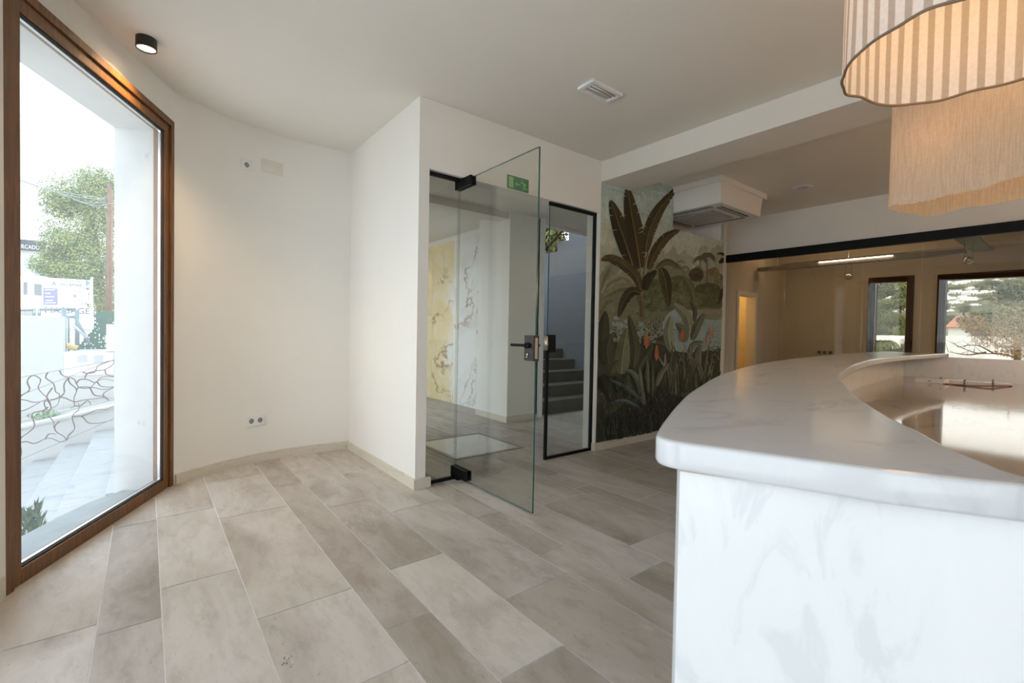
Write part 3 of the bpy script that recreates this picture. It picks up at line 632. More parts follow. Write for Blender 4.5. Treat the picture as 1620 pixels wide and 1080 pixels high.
blade([(405, 870), (430, 780), (500, 710)], 42, (54, 44, 24), A7, None, .3, rm)
blade([(500, 700), (590, 640), (700, 700)], 30, (92, 78, 48), A7, (122, 104, 66), .12, rm)
blade([(535, 690), (575, 800), (598, 1005)], 50, (66, 54, 30), A7, (118, 98, 60), .3, rm)
blade([(1068, 590), (1030, 580), (990, 575)], 20, (52, 44, 24), A7, None, .5, rm); blade([(1068, 620), (1040, 625), (1010, 650)], 22, (48, 40, 22), A7, None, .5, rm); blade([(1060, 820), (1030, 900), (1005, 980)], 18, (52, 46, 28), A7, None, .1, rm)
blade([(800, 1040), (790, 900), (740, 790), (688, 752)], 26, (92, 86, 52), A7, None, 0, rm)
# broad leaves of the middle ground
BL = [([(85, 480), (60, 300), (80, 60)], 62, (58, 52, 32)), ([(110, 470), (95, 360), (120, 240)], 58, (66, 60, 38)), ([(205, 545), (215, 400), (250, 190)], 66, (98, 90, 58)), ([(300, 500), (310, 330), (262, 90)], 44, (70, 64, 40)),
      ([(340, 500), (400, 400), (450, 320)], 40, (70, 64, 42)), ([(470, 300), (520, 300), (545, 330)], 20, (78, 72, 46)), ([(600, 380), (570, 240), (590, 95)], 44, (118, 112, 78)), ([(690, 300), (690, 220), (630, 150)], 40, (92, 86, 58)), ([(740, 215), (710, 100), (610, 0)], 46, (116, 108, 74)),
      ([(755, 285), (790, 180), (850, 75)], 36, (90, 84, 56)), ([(770, 140), (775, 60), (740, -20)], 20, (70, 66, 42)), ([(720, 430), (760, 320), (840, 300)], 24, (98, 90, 64)), ([(780, 410), (800, 370), (815, 320)], 30, (82, 78, 54)), ([(90, 700), (60, 600), (40, 560)], 60, (40, 38, 24)), ([(130, 760), (110, 680), (110, 580)], 44, (52, 48, 30)), ([(180, 690), (170, 620), (160, 560)], 40, (46, 44, 26)),
      ([(260, 740), (250, 640), (250, 540)], 34, (70, 66, 42)), ([(120, 560), (140, 500), (180, 440)], 34, (72, 66, 40))]
for pts, w_, c in BL: blade(pts, w_, c, A8, tuple(v*1.3 for v in c), 0, rm)
for _ in range(46):   # upright pale blades
    x = rm.uniform(540, 900); y = rm.uniform(640, 720); h = rm.uniform(180, 380); g = rm.uniform(.75, 1.15); blade([(x, y), (x+rm.uniform(-20, 20), y-h*.5), (x+rm.uniform(-60, 60), y-h)], rm.uniform(9, 17), (104*g, 94*g, 66*g), A8, None, 0, rm, lambda s: 1-.8*s)
for _ in range(50):
    x = rm.uniform(380, 960); y = rm.uniform(680, 760); h = rm.uniform(120, 260); g = rm.uniform(.65, 1.15); blade([(x, y), (x+rm.uniform(-20, 20), y-h*.5), (x+rm.uniform(-50, 50), y-h)], rm.uniform(9, 18), (76*g, 72*g, 46*g), A8, None, 0, rm, lambda s: 1-.85*s)
for pts, w_, c in [([(360, 780), (340, 640), (290, 540), (215, 515)], 24, (92, 92, 66)), ([(380, 780), (350, 640), (340, 500)], 22, (96, 94, 66)), ([(410, 700), (400, 560), (400, 440)], 20, (88, 84, 58)), ([(440, 720), (440, 600), (440, 430)], 14, (80, 76, 50)), ([(470, 640), (510, 540), (570, 460)], 22, (98, 94, 66)), ([(355, 770), (260, 670), (110, 590)], 22, (72, 74, 52)), ([(330, 800), (220, 755), (110, 775)], 18, (86, 88, 62)), ([(70, 880), (130, 800), (210, 770)], 40, (74, 70, 46)), ([(60, 900), (90, 820), (160, 790)], 34, (64, 60, 38)), ([(540, 390), (530, 480), (480, 400)], 10, (120, 112, 90))]: blade(pts, w_, c, A8, tuple(v*1.2 for v in c), 0, rm)
for _ in range(620):   # lavender and dark undergrowth
    x = rm.gauss(430, 190); y = rm.gauss(830, 85)
    if x < 35 or x > 900: continue
    c = rm.choice([(74, 60, 66), (58, 48, 46), (40, 36, 22), (92, 74, 84), (50, 46, 28), (34, 30, 18)]); a = rm.uniform(-1.9, -1.2); l = rm.uniform(14, 40); paint([A8((x-3, y)), A8((x+l*math.cos(a), y+l*math.sin(a))), A8((x+4, y))], c)
for _ in range(130):
    x = rm.uniform(30, 560); y = rm.uniform(960, 1060); h = rm.uniform(60, 190); c = rm.choice([(66, 66, 38), (50, 52, 30), (84, 80, 52), (60, 50, 40)]); blade([(x, y), (x+rm.uniform(-14, 14), y-h*.5), (x+rm.uniform(-36, 36), y-h)], rm.uniform(2.5, 7), c, A8, None, 0, rm, lambda s: 1-.85*s)
for (x, y, rx, ry) in [(384, 285, 22, 66), (463, 380, 18, 66), (660, 245, 18, 48), (849, 285, 8, 44), (875, 220, 7, 50), (895, 230, 7, 46)]:
    paint([A8(p) for p in [(x, y+ry), (x-rx, y+ry*.3), (x-rx*.7, y-ry*.4), (x, y-ry), (x+rx*.7, y-ry*.4), (x+rx, y+ry*.3)]], (138, 76, 40))
    for i in range(14): yy = y-ry*.8+ry*1.6*i/13; paint([A8((x-rx*.7, yy+6)), A8((x, yy)), A8((x+rx*.7, yy+6)), A8((x, yy+4))], (158, 90, 50))
k = N('mural_paper'); k.bsdf(None, .75, 0, .2); a_ = k.n('ShaderNodeAttribute'); a_.attribute_name = 'Col'; v = k.coord((1, 1, 1))
f1 = k.noise(v, 26, 6, .7, .8); f2 = k.noise(v, 5, 4, .6, .5)
k.l(k.mix(1, k.mix(1, a_.outputs['Color'], k.ramp(f1, [(.28, (.68, .68, .66)), (.62, (1.0, 1.0, 1.0))]), 'MULTIPLY'), k.ramp(f2, [(.3, (.84, .84, .82)), (.65, (1, 1, 1))]), 'MULTIPLY'), k.b.inputs['Base Color']); M['mural'] = k.m
tag(mu.build('wall_mural', 'mural'), 'jungle mural wallpaper with banana plant right of the glass door', 'mural')

# ------------------------------------------------------------------ air conditioner in the niche
ac = thing('air_conditioner', (5.23, 2.95, 2.57), 'white boxed cassette air conditioner hanging in the niche above the mural', 'air conditioner')
MB().box((4.745, 2.508, 2.797), (5.80, 3.50, H+.005)).build('ceiling_collar', 'wall', ac, .002)
cs = MB(); t_ = .0
cs.add([(4.79, 2.535, 2.600), (5.70, 2.535, 2.600), (5.70, 3.46, 2.600), (4.79, 3.46, 2.600), (4.775, 2.535, 2.797), (5.745, 2.535, 2.797), (5.745, 3.49, 2.797), (4.775, 3.49, 2.797)], [(0,3,2,1),(4,5,6,7),(0,1,5,4),(1,2,6,5),(2,3,7,6),(3,0,4,7)])
cs.build('casing', 'wall', ac)
pn = MB().box((4.78, 2.53, 2.576), (5.70, 3.45, 2.604)); pn.build('panel', 'white', ac, .008)
gr = MB().box((5.00, 2.75, 2.568), (5.48, 3.23, 2.5775))
gr.build('intake_grille', 'darkgrey', ac)
gb = MB()
for i in range(17): x = 5.0+.03*i; gb.box((x-.003, 2.75, 2.563), (x+.003, 3.23, 2.5685))
for i in range(17): y = 2.75+.03*i; gb.box((5.0, y-.006, 2.561), (5.48, y+.006, 2.566))
gb.build('grille_bars', 'grille', ac)
for (a, c) in (((4.93, 2.60, 0), (5.55, 2.66, 0)), ((4.93, 3.32, 0), (5.55, 3.38, 0)), ((4.85, 2.68, 0), (4.91, 3.30, 0)), ((5.57, 2.68, 0), (5.63, 3.30, 0))):
    s_ = MB().box((a[0], a[1], 2.5715), (c[0], c[1], 2.5775)).build('air_slot', 'black', ac)
    lx = (c[0]-a[0]) > (c[1]-a[1]); m_ = MB().box((a[0]+(.0 if lx else .012), a[1]+(.012 if lx else 0), 2.567), (c[0]-(0 if lx else .02), c[1]-(.02 if lx else 0), 2.5722)).build('flap', 'greyplastic', s_)

# ------------------------------------------------------------------ ceiling fittings
e = thing('emergency_light', (2.48, 2.2, H), 'rectangular emergency light recessed in the white ceiling', 'ceiling light')
MB().box((2.325, 2.128, H-.022), (2.63, 2.152, H)).box((2.325, 2.250, H-.022), (2.63, 2.275, H)).box((2.325, 2.152, H-.022), (2.355, 2.250, H)).box((2.60, 2.152, H-.022), (2.63, 2.250, H)).build('frame', 'white', e, .003)
MB().box((2.355, 2.152, H-.007), (2.60, 2.250, H-.002)).build('reflector', 'greyplastic', e)
for y in (2.176, 2.206): MB().tube([(2.36, y, H-.014), (2.595, y, H-.014)], .006, 8).build('tube', 'offwhite', e)
MB().box((2.36, 2.222, H-.012), (2.595, 2.228, H-.008)).build('louvre', 'grille', e)
c = thing('cylinder_spotlight', (-.002, 3.535, H), 'small black cylinder spotlight glowing on the ceiling above the window', 'ceiling light')
MB().lathe([(.0, 0), (.051, 0), (.0515, -.002), (.0515, -.062), (.049, -.064), (.046, -.062), (.045, -.05)], (-.002, 3.535, H), 40).build('housing', plain('dark_bronze_housing', (.022, .016, .012), .45), c)
MB().lathe([(.045, -.054), (.0, -.0545)], (-.002, 3.535, H), 40).build('lamp_face', emit('warm_led', (1, .78, .52), 9), c)
ld = bpy.data.lights.new('spotlight_lamp', 'SPOT'); ld.energy = 40; ld.color = (1, .72, .42); ld.spot_size = math.radians(122); ld.spot_blend = .95; ld.shadow_soft_size = .03
lo = bpy.data.objects.new('spotlight_lamp', ld); COL.objects.link(lo); lo.location = (0, 0, -.075); lo.parent = c
dl = thing('recessed_downlight', (5.83, 2.14, H), 'round unlit downlight recessed in the ceiling beyond the beam', 'ceiling light')
MB().lathe([(.06, -.002), (.07, -.004), (.098, -.008), (.105, -.004), (.105, .0)], (5.83, 2.14, H), 36).build('rim', 'white', dl)
MB().lathe([(.0, -.014), (.03, -.012), (.055, -.003), (.062, -.001)], (5.83, 2.14, H), 30).build('lens', 'greyplastic', dl)

# ------------------------------------------------------------------ wall plates
def frame_on(path, i):
    a, b_ = path[i], path[i+1]; t = (b_-a).normalized(); n = Vector((t.y, -t.x, 0))
    if n.y > 0: n = -n
    return a, t, n
def curve_y(px, py):
    best = None
    for i in range(len(CW)-1):
        a, b_ = CW[i], CW[i+1]; d = ray(px, py); t = b_-a
        den = d.x*(-t.y)+d.y*t.x
        # solve s*d = a + u*t in xy
        det = d.x*(-t.y)-(-t.x)*d.y
        if abs(det) < 1e-9: continue
        s_ = (a.x*(-t.y)-(-t.x)*a.y)/det; u = (d.x*a.y-d.y*a.x)/det
        if -.01 <= u <= 1.01 and s_ > 0: best = (EYE+d*s_, t.normalized()); break
    p, t = best
    if t.x < 0: t = -t
    n = Vector((t.y, -t.x, 0)); return p, t, n
def plate_mat(px, py):
    p, t, n = curve_y(px, py); return Matrix(((t.x, 0, n.x, p.x), (t.y, 0, n.y, p.y), (0, 1, 0, p.z), (0, 0, 0, 1))), p
SOCK = plain('socket_recess', (.30, .30, .30), .5)
def socket_inset(mb_list, Mx, cx, parent):
    ins = MB(); ins.lathe([(.0215, .0088), (.0205, .0104), (.0190, .0100), (.0180, .0094), (.0, .0094)], (cx, 0, 0), 24, M4=Mx); s_ = ins.build('socket', SOCK, parent)
    MB().lathe([(.0042, .0096), (0, .0099)], (cx-.0095, 0, 0), 10, M4=Mx).lathe([(.0042, .0096), (0, .0099)], (cx+.0095, 0, 0), 10, M4=Mx).box((cx-.004, .013, .0092), (cx+.004, .0195, .0108), 0, M4=Mx).box((cx-.004, -.0195, .0092), (cx+.004, -.013, .0108), 0, M4=Mx).build('contacts', 'black', s_)
Mx, p = plate_mat(389.5, 261)
so = thing('power_socket', p, 'single white socket high on the curved wall', 'socket'); MB().box((-.041, -.041, 0.0006), (.041, .041, .009), 0, M4=Mx).build('plate', 'white', so, .002); socket_inset(None, Mx, 0, so)
Mx, p = plate_mat(430.5, 265)
tag(MB().box((-.093, -.057, .0006), (.093, .057, .006), 0, M4=Mx).build('blank_cover', 'offwhite', None, .002, loc=p), 'blank pale rectangular cover plate high on the curved wall', 'cover plate')
Mx, p = plate_mat(404, 665)
so = thing('double_socket', p, 'double white socket low on the curved wall', 'socket'); MB().box((-.077, -.040, .0006), (.077, .040, .009), 0, M4=Mx).build('plate', 'white', so, .002)
for cx in (-.036, .036): socket_inset(None, Mx, cx, so)

# ------------------------------------------------------------------ curved counter
ZT, ZS = 1.02, .98
outer = spline([(.613, .417, 0), (.708, .467, 0), (.922, .572, 0), (1.2, .695, 0), (1.81, .925, 0), (2.62, 1.15, 0), (3.5, 1.305, 0), (4.31, 1.40, 0), (5.2, 1.49, 0), (6.0, 1.54, 0), (6.785, 1.56, 0)], 6)
inner = spline([(6.785, 1.01, 0), (5.9, 1.05, 0), (5.1, 1.055, 0), (4.12, 1.0, 0), (3.26, .874, 0), (2.556, .732, 0), (2.1, .622, 0), (1.716, .489, 0), (1.363, .355, 0), (1.124, .248, 0), (.979, .174, 0), (.875, .124, 0), (.783, .066, 0)], 6)
def bez(a, b, c, n): return [Vector((*[(1-t)**2*p+2*t*(1-t)*q+t*t*r_ for p, q, r_ in zip(a, b, c)], 0)) for t in [i/n for i in range(n+1)]]
corner = [Vector((.735, .012, 0)), Vector((.66, .150, 0)), Vector((.62, .260, 0))]+bez((.587, .351), (.571, .395), (.613, .417), 9)
poly = [(v.x, v.y) for v in outer]+[(v.x, v.y) for v in inner]+[(.752, .030), (.742, .018)]+[(v.x, v.y) for v in corner[:-1]]
ct = thing('reception_counter', (1.5, .6, 0), 'long curved reception counter clad in white marble', 'counter')
sl = MB().prism(poly, ZS, ZT, 0, smooth=True); so_ = sl.build('top_slab', 'counter', ct, .006)
for p_ in so_.data.polygons: p_.use_smooth = abs(p_.normal.z) < .9
def offs(path, d):
    o = []
    for i, p_ in enumerate(path):
        t = (path[min(i+1, len(path)-1)]-path[max(i-1, 0)]).normalized(); o.append(p_+Vector((t.y, -t.x, 0))*d)
    return o
cor = [Vector((.604, .372, 0)), Vector((.60, .366, 0))]
eo = offs(outer, .030); eo = [v for v in eo if v.x > .64]; ei = offs(outer, .17); ei = [v for v in ei if v.x > 1.0]
edir = (Vector((.746, .046, 0))-Vector((.60, .367, 0))).normalized()
e0 = Vector((.60, .367, 0)); e1 = e0+edir*.60
fp = MB(); fp.prism([(v.x, v.y) for v in [e0]+eo]+[(v.x, v.y) for v in ei[::-1]]+[(.80, .30)], 0, ZS, 0, smooth=False); fp.build('outer_panel', 'counter_side', ct)
nrm = Vector((-edir.y, edir.x, 0))
if nrm.x < 0: nrm = -nrm
ep = MB(); Lq = e0-nrm*.004; ep.prism([(v.x, v.y) for v in [Lq, e1-nrm*.004, e1+nrm*.02, e0+nrm*.02]], 0, ZS-.004); ep.build('end_panel', 'counter_side', ct)
jp = MB(); jp.prism([(v.x, v.y) for v in [e0-nrm*.003, e1-nrm*.003, e1+nrm*.02, e0+nrm*.02]], ZS-.004, ZS); jp.build('joint_line', 'joint', ct)
up = MB().box((6.745, -2.6, .7422), (6.785, 1.40, .9795)); up.build('upstand', 'counter_side', ct, .002)
ipan = [v for v in offs(outer, .172) if 1.3 < v.x < 6.79]
ip_ = MB(); ip_.prism([(v.x, v.y) for v in ipan]+[(v.x, v.y) for v in offs(ipan, .012)[::-1]], .742, ZS-.001); ip_.build('inner_panel', 'counter_side', ct)
wt = thing('worktop', (4.5, -.5, .7), 'glossy beige marble desk top inside the curved counter', 'worktop')
wp = [v for v in offs(outer, .186) if 1.3 < v.x < 6.782]
MB().prism([(v.x, v.y) for v in wp]+[(6.782, -2.6), (2.3, -2.6), (1.55, -.6), (1.2, .30)], .702, .742).build('slab', 'worktop', wt)
MB().box((1.9, -2.5, 0), (6.7, -2.46, .702)).box((6.66, -2.46, 0), (6.70, 1.1, .702)).box((1.75, -2.3, 0), (1.79, .1, .702)).build('support', 'counter_side', wt)

# small things lying on the worktop
def wz(x, y): return onZ(x, y, .7425)
p = wz(1474, 605)
bx = thing('cable_box', p, 'flat white box lying on the worktop by the upstand', 'box')
MB().box((p.x-.10, p.y-.11, .7425), (p.x+.10, p.y+.11, .785)).build('body', 'white', bx, .006); MB().box((p.x-.102, p.y-.012, .76), (p.x-.1005, p.y+.012, .768)).build('mark', 'blue', bx)
cd = spline([wz(*q) for q in [(1477, 604.5), (1505, 608.5), (1540, 612.5), (1566, 615), (1585, 613), (1601, 611), (1575, 610.5), (1545, 610.5), (1515, 609), (1490, 607), (1500, 603.5), (1487, 601.5)]], 6)
tag(MB().tube([v+Vector((0, 0, .004)) for v in cd], .0035, 6).build('red_cord', 'red'), 'thin dark red cord looped flat on the beige worktop', 'cord')
for (px, py, lab) in [(1488, 606, 'thin steel pin standing beside the white box on the worktop'), (1526, 610, 'thin steel pin standing in front of the red cord loop, nearer of the middle pair'), (1531, 602, 'thin steel pin standing behind the red cord against the upstand'), (1571, 609, 'thin steel pin standing at the right end of the red cord')]:
    q = wz(px, py); tag(MB().tube([(q.x, q.y, .7425), (q.x, q.y, .80)], .009, 8).build('steel_pin', 'steelgrey', None, 0, loc=q), lab, 'pin', 'steel pins on the worktop')

# ------------------------------------------------------------------ fabric pendant shades over the counter
k = N('striped_linen'); t_ = k.n('ShaderNodeTexCoord'); sp_ = k.n('ShaderNodeUVMap'); sx_ = k.n('ShaderNodeSeparateXYZ')
def fabric(name, stripes, ca, cb, trans):
    k = N(name); uv = k.n('ShaderNodeUVMap'); sx = k.n('ShaderNodeSeparateXYZ'); k.l(uv.outputs[0], sx.inputs[0])
    v = k.coord((1, 1, 1)); nz = k.noise(v, 90, 3, .7)
    if stripes:
        mu_ = k.n('ShaderNodeMath', operation='MULTIPLY'); k.l(sx.outputs[0], mu_.inputs[0]); mu_.inputs[1].default_value = stripes
        fr = k.n('ShaderNodeMath', operation='FRACT'); k.l(mu_.outputs[0], fr.inputs[0])
        col = k.ramp(fr.outputs[0], [(.0, ca), (.52, ca), (.56, cb), (.95, cb), (1.0, ca)])
    else:
        w_ = k.n('ShaderNodeTexNoise'); w_.inputs['Scale'].default_value = 1; m_ = k.n('ShaderNodeMapping'); m_.inputs['Scale'].default_value = (260, 260, 12); tcx = k.n('ShaderNodeTexCoord'); k.l(tcx.outputs['Object'], m_.inputs[0]); k.l(m_.outputs[0], w_.inputs['Vector']); w_.inputs['Detail'].default_value = 4
        col = k.ramp(w_.outputs['Fac'], [(.3, cb), (.65, ca)])
    col = k.mix(.35, col, k.ramp(nz, [(.3, (.6, .57, .52)), (.7, (.9, .88, .84))]), 'MULTIPLY')
    d = k.n('ShaderNodeBsdfDiffuse'); tr = k.n('ShaderNodeBsdfTranslucent'); mx = k.n('ShaderNodeMixShader'); mx.inputs[0].default_value = trans
    k.l(col, d.inputs[0]); k.l(k.mix(1, col, (1, .86, .66), 'MULTIPLY'), tr.inputs[0]); k.l(d.outputs[0], mx.inputs[1]); k.l(tr.outputs[0], mx.inputs[2]); k.l(mx.outputs[0], k.out.inputs[0]); return k.m
M['stripe'] = fabric('striped_fabric', 46, (.84, .84, .84), (.52, .475, .42), .30)
M['linen'] = fabric('beige_linen', 0, (.72, .63, .50), (.58, .49, .38), .36)
M['hem'] = plain('grey_brown_hem', lin((128, 108, 88)), .9)
def shade_mesh(pathf, n, zt, zb, rows, wav, name, mat, parent, hem=None, frayed=0):
    mb = MB(); rnd = random.Random(5); rowsP = []
    for j in range(rows+1):
        s_ = j/rows; ring = []
        for i in range(n):
            u = i/n; x, y, nx, ny = pathf(u); a = wav*(s_**1.6); off = a*(math.sin(u*2*math.pi*9+.6)+.6*math.sin(u*2*math.pi*17+1.3)+.5*math.sin(u*2*math.pi*4))
            z = zt+(zb-zt)*s_
            if j == rows: z += .003*math.sin(u*2*math.pi*11)+.005*math.sin(u*2*math.pi*5+1)+(rnd.uniform(-frayed, frayed) if frayed else 0)
            ring.append(Vector((x+nx*off, y+ny*off, z)))
        rowsP.append(ring)
    vs = [v for r_ in rowsP for v in r_]; fs = [(j*n+i, j*n+(i+1) % n, (j+1)*n+(i+1) % n, (j+1)*n+i) for j in range(rows) for i in range(n)]
    mb.add(vs, fs, 0, (1, 1, 1), True); o = mb.build(name, mat, parent)
    uv = o.data.uv_layers.new(name='UVMap')
    for f_, p_ in zip(fs, o.data.polygons):
        i = f_[0] % n; j = f_[0]//n; us = (i/n, (i+1)/n, (i+1)/n, i/n); vs_ = (j/rows, j/rows, (j+1)/rows, (j+1)/rows)
        for li, vi in zip(p_.loop_indices, p_.vertices):
            q = f_.index(vi); uv.data[li].uv = (us[q], vs_[q])
    if hem: MB().tube(rowsP[-1]+[rowsP[-1][0]], hem, 5, cap=False).build('hem', 'hem', o)
    return o
def circ(cx, cy, r): return lambda u: (cx+r*math.cos(2*math.pi*u), cy+r*math.sin(2*math.pi*u), math.cos(2*math.pi*u), math.sin(2*math.pi*u))
def lamp_light(parent, loc, e, c=(1, .55, .24), s=.06):
    l = bpy.data.lights.new('bulb_light', 'POINT'); l.energy = e; l.color = c; l.shadow_soft_size = s; o = bpy.data.objects.new('bulb_light', l); COL.objects.link(o); o.parent = parent; o.location = Vector(loc)-root_loc(parent)
def pendant_fit(p, x, y, zb):
    MB().tube([(x, y, H), (x, y, zb+.12)], .004, 8).build('cord', 'black', p); MB().lathe([(0, 0), (.05, 0), (.05, -.025), (0, -.03)], (x, y, H), 24).build('ceiling_rose', 'white', p)
    MB().lathe([(0, .12), (.02, .12), (.022, .05), (.0, .05)], (x, y, zb), 16).build('lamp_holder', 'white', p)
    MB().lathe([(0.001, .05), (.03, .03), (.038, 0), (.03, -.03), (.001, -.045)], (x, y, zb), 18).build('bulb', emit('warm_bulb', (1, .7, .42), 14), p)
p1 = thing('striped_pendant_lamp', (1.755, .225, 1.95), 'round pendant lamp with grey and white striped fabric shade', 'pendant lamp')
shade_mesh(circ(1.755, .225, .300), 180, 2.42, 1.95, 8, .003, 'shade', 'stripe', p1, .0042); pendant_fit(p1, 1.755, .225, 2.26); lamp_light(p1, (1.755, .225, 2.15), 1.8)
tr_ = MB().tube([Vector((1.755+.298*math.cos(a*.2618), .225+.298*math.sin(a*.2618), 2.42)) for a in range(25)], .003, 6)
for a in range(3): tr_.tube([(1.755, .225, 2.42), (1.755+.298*math.cos(a*2.094), .225+.298*math.sin(a*2.094), 2.42)], .0025, 6)
tr_.build('wire_frame', 'steelgrey', p1)
for (x_, y_, lab) in [(5.4, -1.3, 'added unseen pendant lamp over the middle of the worktop'), (4.3, -2.3, 'added unseen pendant lamp over the near end of the worktop'), (5.9, -2.4, 'added unseen pendant lamp over the far worktop end by the glass partition')]:  # extra lamps out of view, added to warm the right side of the room
    fill_lamp = thing('striped_pendant_lamp', (x_, y_, 1.95), lab, 'pendant lamp')
    for ch in [c_ for c_ in p1.children if c_.type == 'MESH']:
        d_ = ch.copy(); COL.objects.link(d_); d_.parent = fill_lamp
        for g_ in ch.children: h_ = g_.copy(); COL.objects.link(h_); h_.parent = d_
    lamp_light(fill_lamp, (x_, y_, 2.02), 22, (1, .70, .42), .1)
ux = Vector((-.33, -.944, 0)).normalized(); uy = Vector((.944, -.33, 0)).normalized(); P0 = Vector((2.735, .515, 0)); HWd, LNG, RC = .158, .80, .05
pts = []
def rr_path():
    out = []
    cs_ = [(RC-.06, -HWd+RC), (LNG-RC, -HWd+RC), (LNG-RC, HWd-RC), (RC-.06, HWd-RC)]; an = [math.pi, 1.5*math.pi, 0, .5*math.pi]
    for (cx, cy), a0 in zip(cs_, an):
        for i in range(8): a = a0+.5*math.pi*i/7; out.append((cx+RC*math.cos(a), cy+RC*math.sin(a)))
    # resample evenly
    out.append(out[0]); Ls = [0]
    for a, b_ in zip(out, out[1:]): Ls.append(Ls[-1]+math.dist(a, b_))
    return out, Ls
RP, RL = rr_path()
def rrect(u):
    s_ = (u % 1)*RL[-1]; i = max(j for j in range(len(RL)) if RL[j] <= s_); i = min(i, len(RP)-2); t = (s_-RL[i])/max(1e-9, RL[i+1]-RL[i])
    a, b_ = RP[i], RP[i+1]; x = a[0]+(b_[0]-a[0])*t; y = a[1]+(b_[1]-a[1])*t; d = Vector((b_[0]-a[0], b_[1]-a[1])); d = d.normalized() if d.length else Vector((1, 0)); w_ = P0+ux*x+uy*y; n_ = ux*d.y-uy*d.x
    return w_.x, w_.y, n_.x, n_.y
p2 = thing('linen_pendant_lamp', P0+ux*.37+Vector((0, 0, 1.75)), 'beige linen pendant lamp hanging behind the striped one', 'pendant lamp')
shade_mesh(rrect, 260, 2.35, 1.75, 9, .0016, 'shade', 'linen', p2, None, .004); q = P0+ux*.37; pendant_fit(p2, q.x, q.y, 2.16)
for s_ in (.12, .60): v = P0+ux*s_; lamp_light(p2, (v.x, v.y, 2.02), .7)
MB().tube([P0+ux*.0+Vector((0, 0, 2.35)), P0+ux*.74+Vector((0, 0, 2.35))], .003, 6).build('wire_frame', 'steelgrey', p2)

# ------------------------------------------------------------------ glass partition and the room behind it
r = thing('window_7', (XG, 0, 1.2), 'frameless glass partition under a black rail on the right', 'glass partition', None, 'structure')
MB().box((XG-.03, -4, 2.2525), (XG+.03, YD+.48, 2.3595)).build('rail', 'black', r)
js = [-4, -2.4, -.6, 1.257, 1.795, 2.675, YD+.48]
js = [-4, -2.5, -1.0, .1, 1.257, 1.80, 2.675, YD+.46]
for a, c_ in zip(js, js[1:]): MB().box((XG-.005, a+.002, .0), (XG+.005, c_-.002, 2.2525)).build('pane', 'partglass', r)
w = MB(); XF = 11.0; YR = 4.30
wx = [(2.235, 2.72), (-1.2, 1.72)]
ys = [-4.0, -1.3, 1.82, 2.135, 2.82, YR+.2]
w.box((XF, ys[1]-2.9, 0), (XF+.2, ys[1], H)).box((XF, 1.82, 0), (XF+.2, 2.135, H)).box((XF, 2.82, 0), (XF+.2, YR+.2, H)).box((XF, -1.3, 2.31), (XF+.2, 1.82, H)).box((XF, 2.135, 2.33), (XF+.2, 2.82, H))
w.box((XG+.11, YR, 0), (8.85, YR+.15, H)).box((9.56, YR, 0), (XF, YR+.15, H)).box((8.85, YR, 1.965), (9.56, YR+.15, H)).box((XG, -4.2, 0), (XF+.2, -4.0, H)).box((XG+.1, YD+.55, 0), (XG+.2, YR+.15, H)).box((XF-.35, -4, 2.72), (XF, YR, H))
struct(w, 'wall_far', plain('beige_plaster', (.66, .60, .52), .9, 0, .2, .02), 'beige walls of the room behind the glass partition', 'wall')
w = MB().box((XG+.1, -4.2, H), (XF+.2, YR+.15, H+.12)); struct(w, 'ceiling_far', 'ceil', 'ceiling of the room behind the glass partition', 'ceiling')
w = MB().box((8.6, YR+.15, 0), (8.75, 6.4, 2.4)).box((9.9, YR+.15, 0), (10.05, 6.4, 2.4)).box((8.6, 6.3, 0), (10.05, 6.45, 2.4)).box((8.6, YR+.15, 2.4), (10.05, 6.45, 2.5)).box((8.6, YR+.15, -.1), (10.05, 6.45, -.002))
struct(w, 'wall_closet', 'yellow', 'yellowish walls of the small lit room beyond the doorway', 'wall')
cl_ = bpy.data.lights.new('closet_light', 'POINT'); cl_.energy = 14; cl_.color = (1, .75, .42); cl_.shadow_soft_size = .1; clo = bpy.data.objects.new('closet_light', cl_); COL.objects.link(clo); clo.location = (9.3, 5.3, 2.2)
w = MB().box((8.79, YR-.02, 0), (8.865, YR+.17, 2.03)).box((9.545, YR-.02, 0), (9.62, YR+.17, 2.03)).box((8.865, YR-.02, 1.95), (9.545, YR+.17, 2.03))
struct(w, 'door_2', 'wall', 'white door surround in the room behind the glass', 'door frame')
framed_window('window_8', (XF-.02, 2.82), (XF-.02, 2.135), 0, 2.33, 'brown-framed tall window with palm view in the far room', False, 'darkbrown', True, (20, 0), .05, .045, 'glass_clear', .23)
framed_window('window_9', (XF-.02, 1.82), (XF-.02, -1.3), 0, 2.31, 'wide brown-framed window with hillside view in the far room', False, 'darkbrown', True, (20, 0), .05, .045, 'glass_clear', .23)
# linear pendant
lp = thing('linear_pendant_lamp', (9.56, 2.78, 2.48), 'long thin grey linear pendant lamp behind the glass partition', 'pendant lamp')
MB().box((9.47, 1.28, 2.450), (9.65, 4.24, 2.515)).build('body', plain('grey_lamp_profile', (.30, .28, .25), .5), lp, .003)
MB().box((9.455, 2.12, 2.505), (9.469, 3.17, 2.515)).build('light_strip', emit('warm_strip', (1, .86, .66), 12), lp)
for y in (1.6, 2.75, 3.9): MB().tube([(9.56, y, 2.515), (9.56, y, H)], .002, 6).build('suspension_wire', 'steelgrey', lp)
ll = bpy.data.lights.new('strip_light', 'AREA'); ll.shape = 'RECTANGLE'; ll.size = .1; ll.size_y = 2.2; ll.energy = 9; ll.color = (1, .72, .42)
lo = bpy.data.objects.new('strip_light', ll); COL.objects.link(lo); lo.parent = lp; lo.location = (0, 0, .07); lo.rotation_euler = (math.pi, 0, 0)
cp = thing('ceiling_panel', (9.8, 1.25, 2.62), 'flat grey panel hanging across the end of the linear lamp', 'panel')
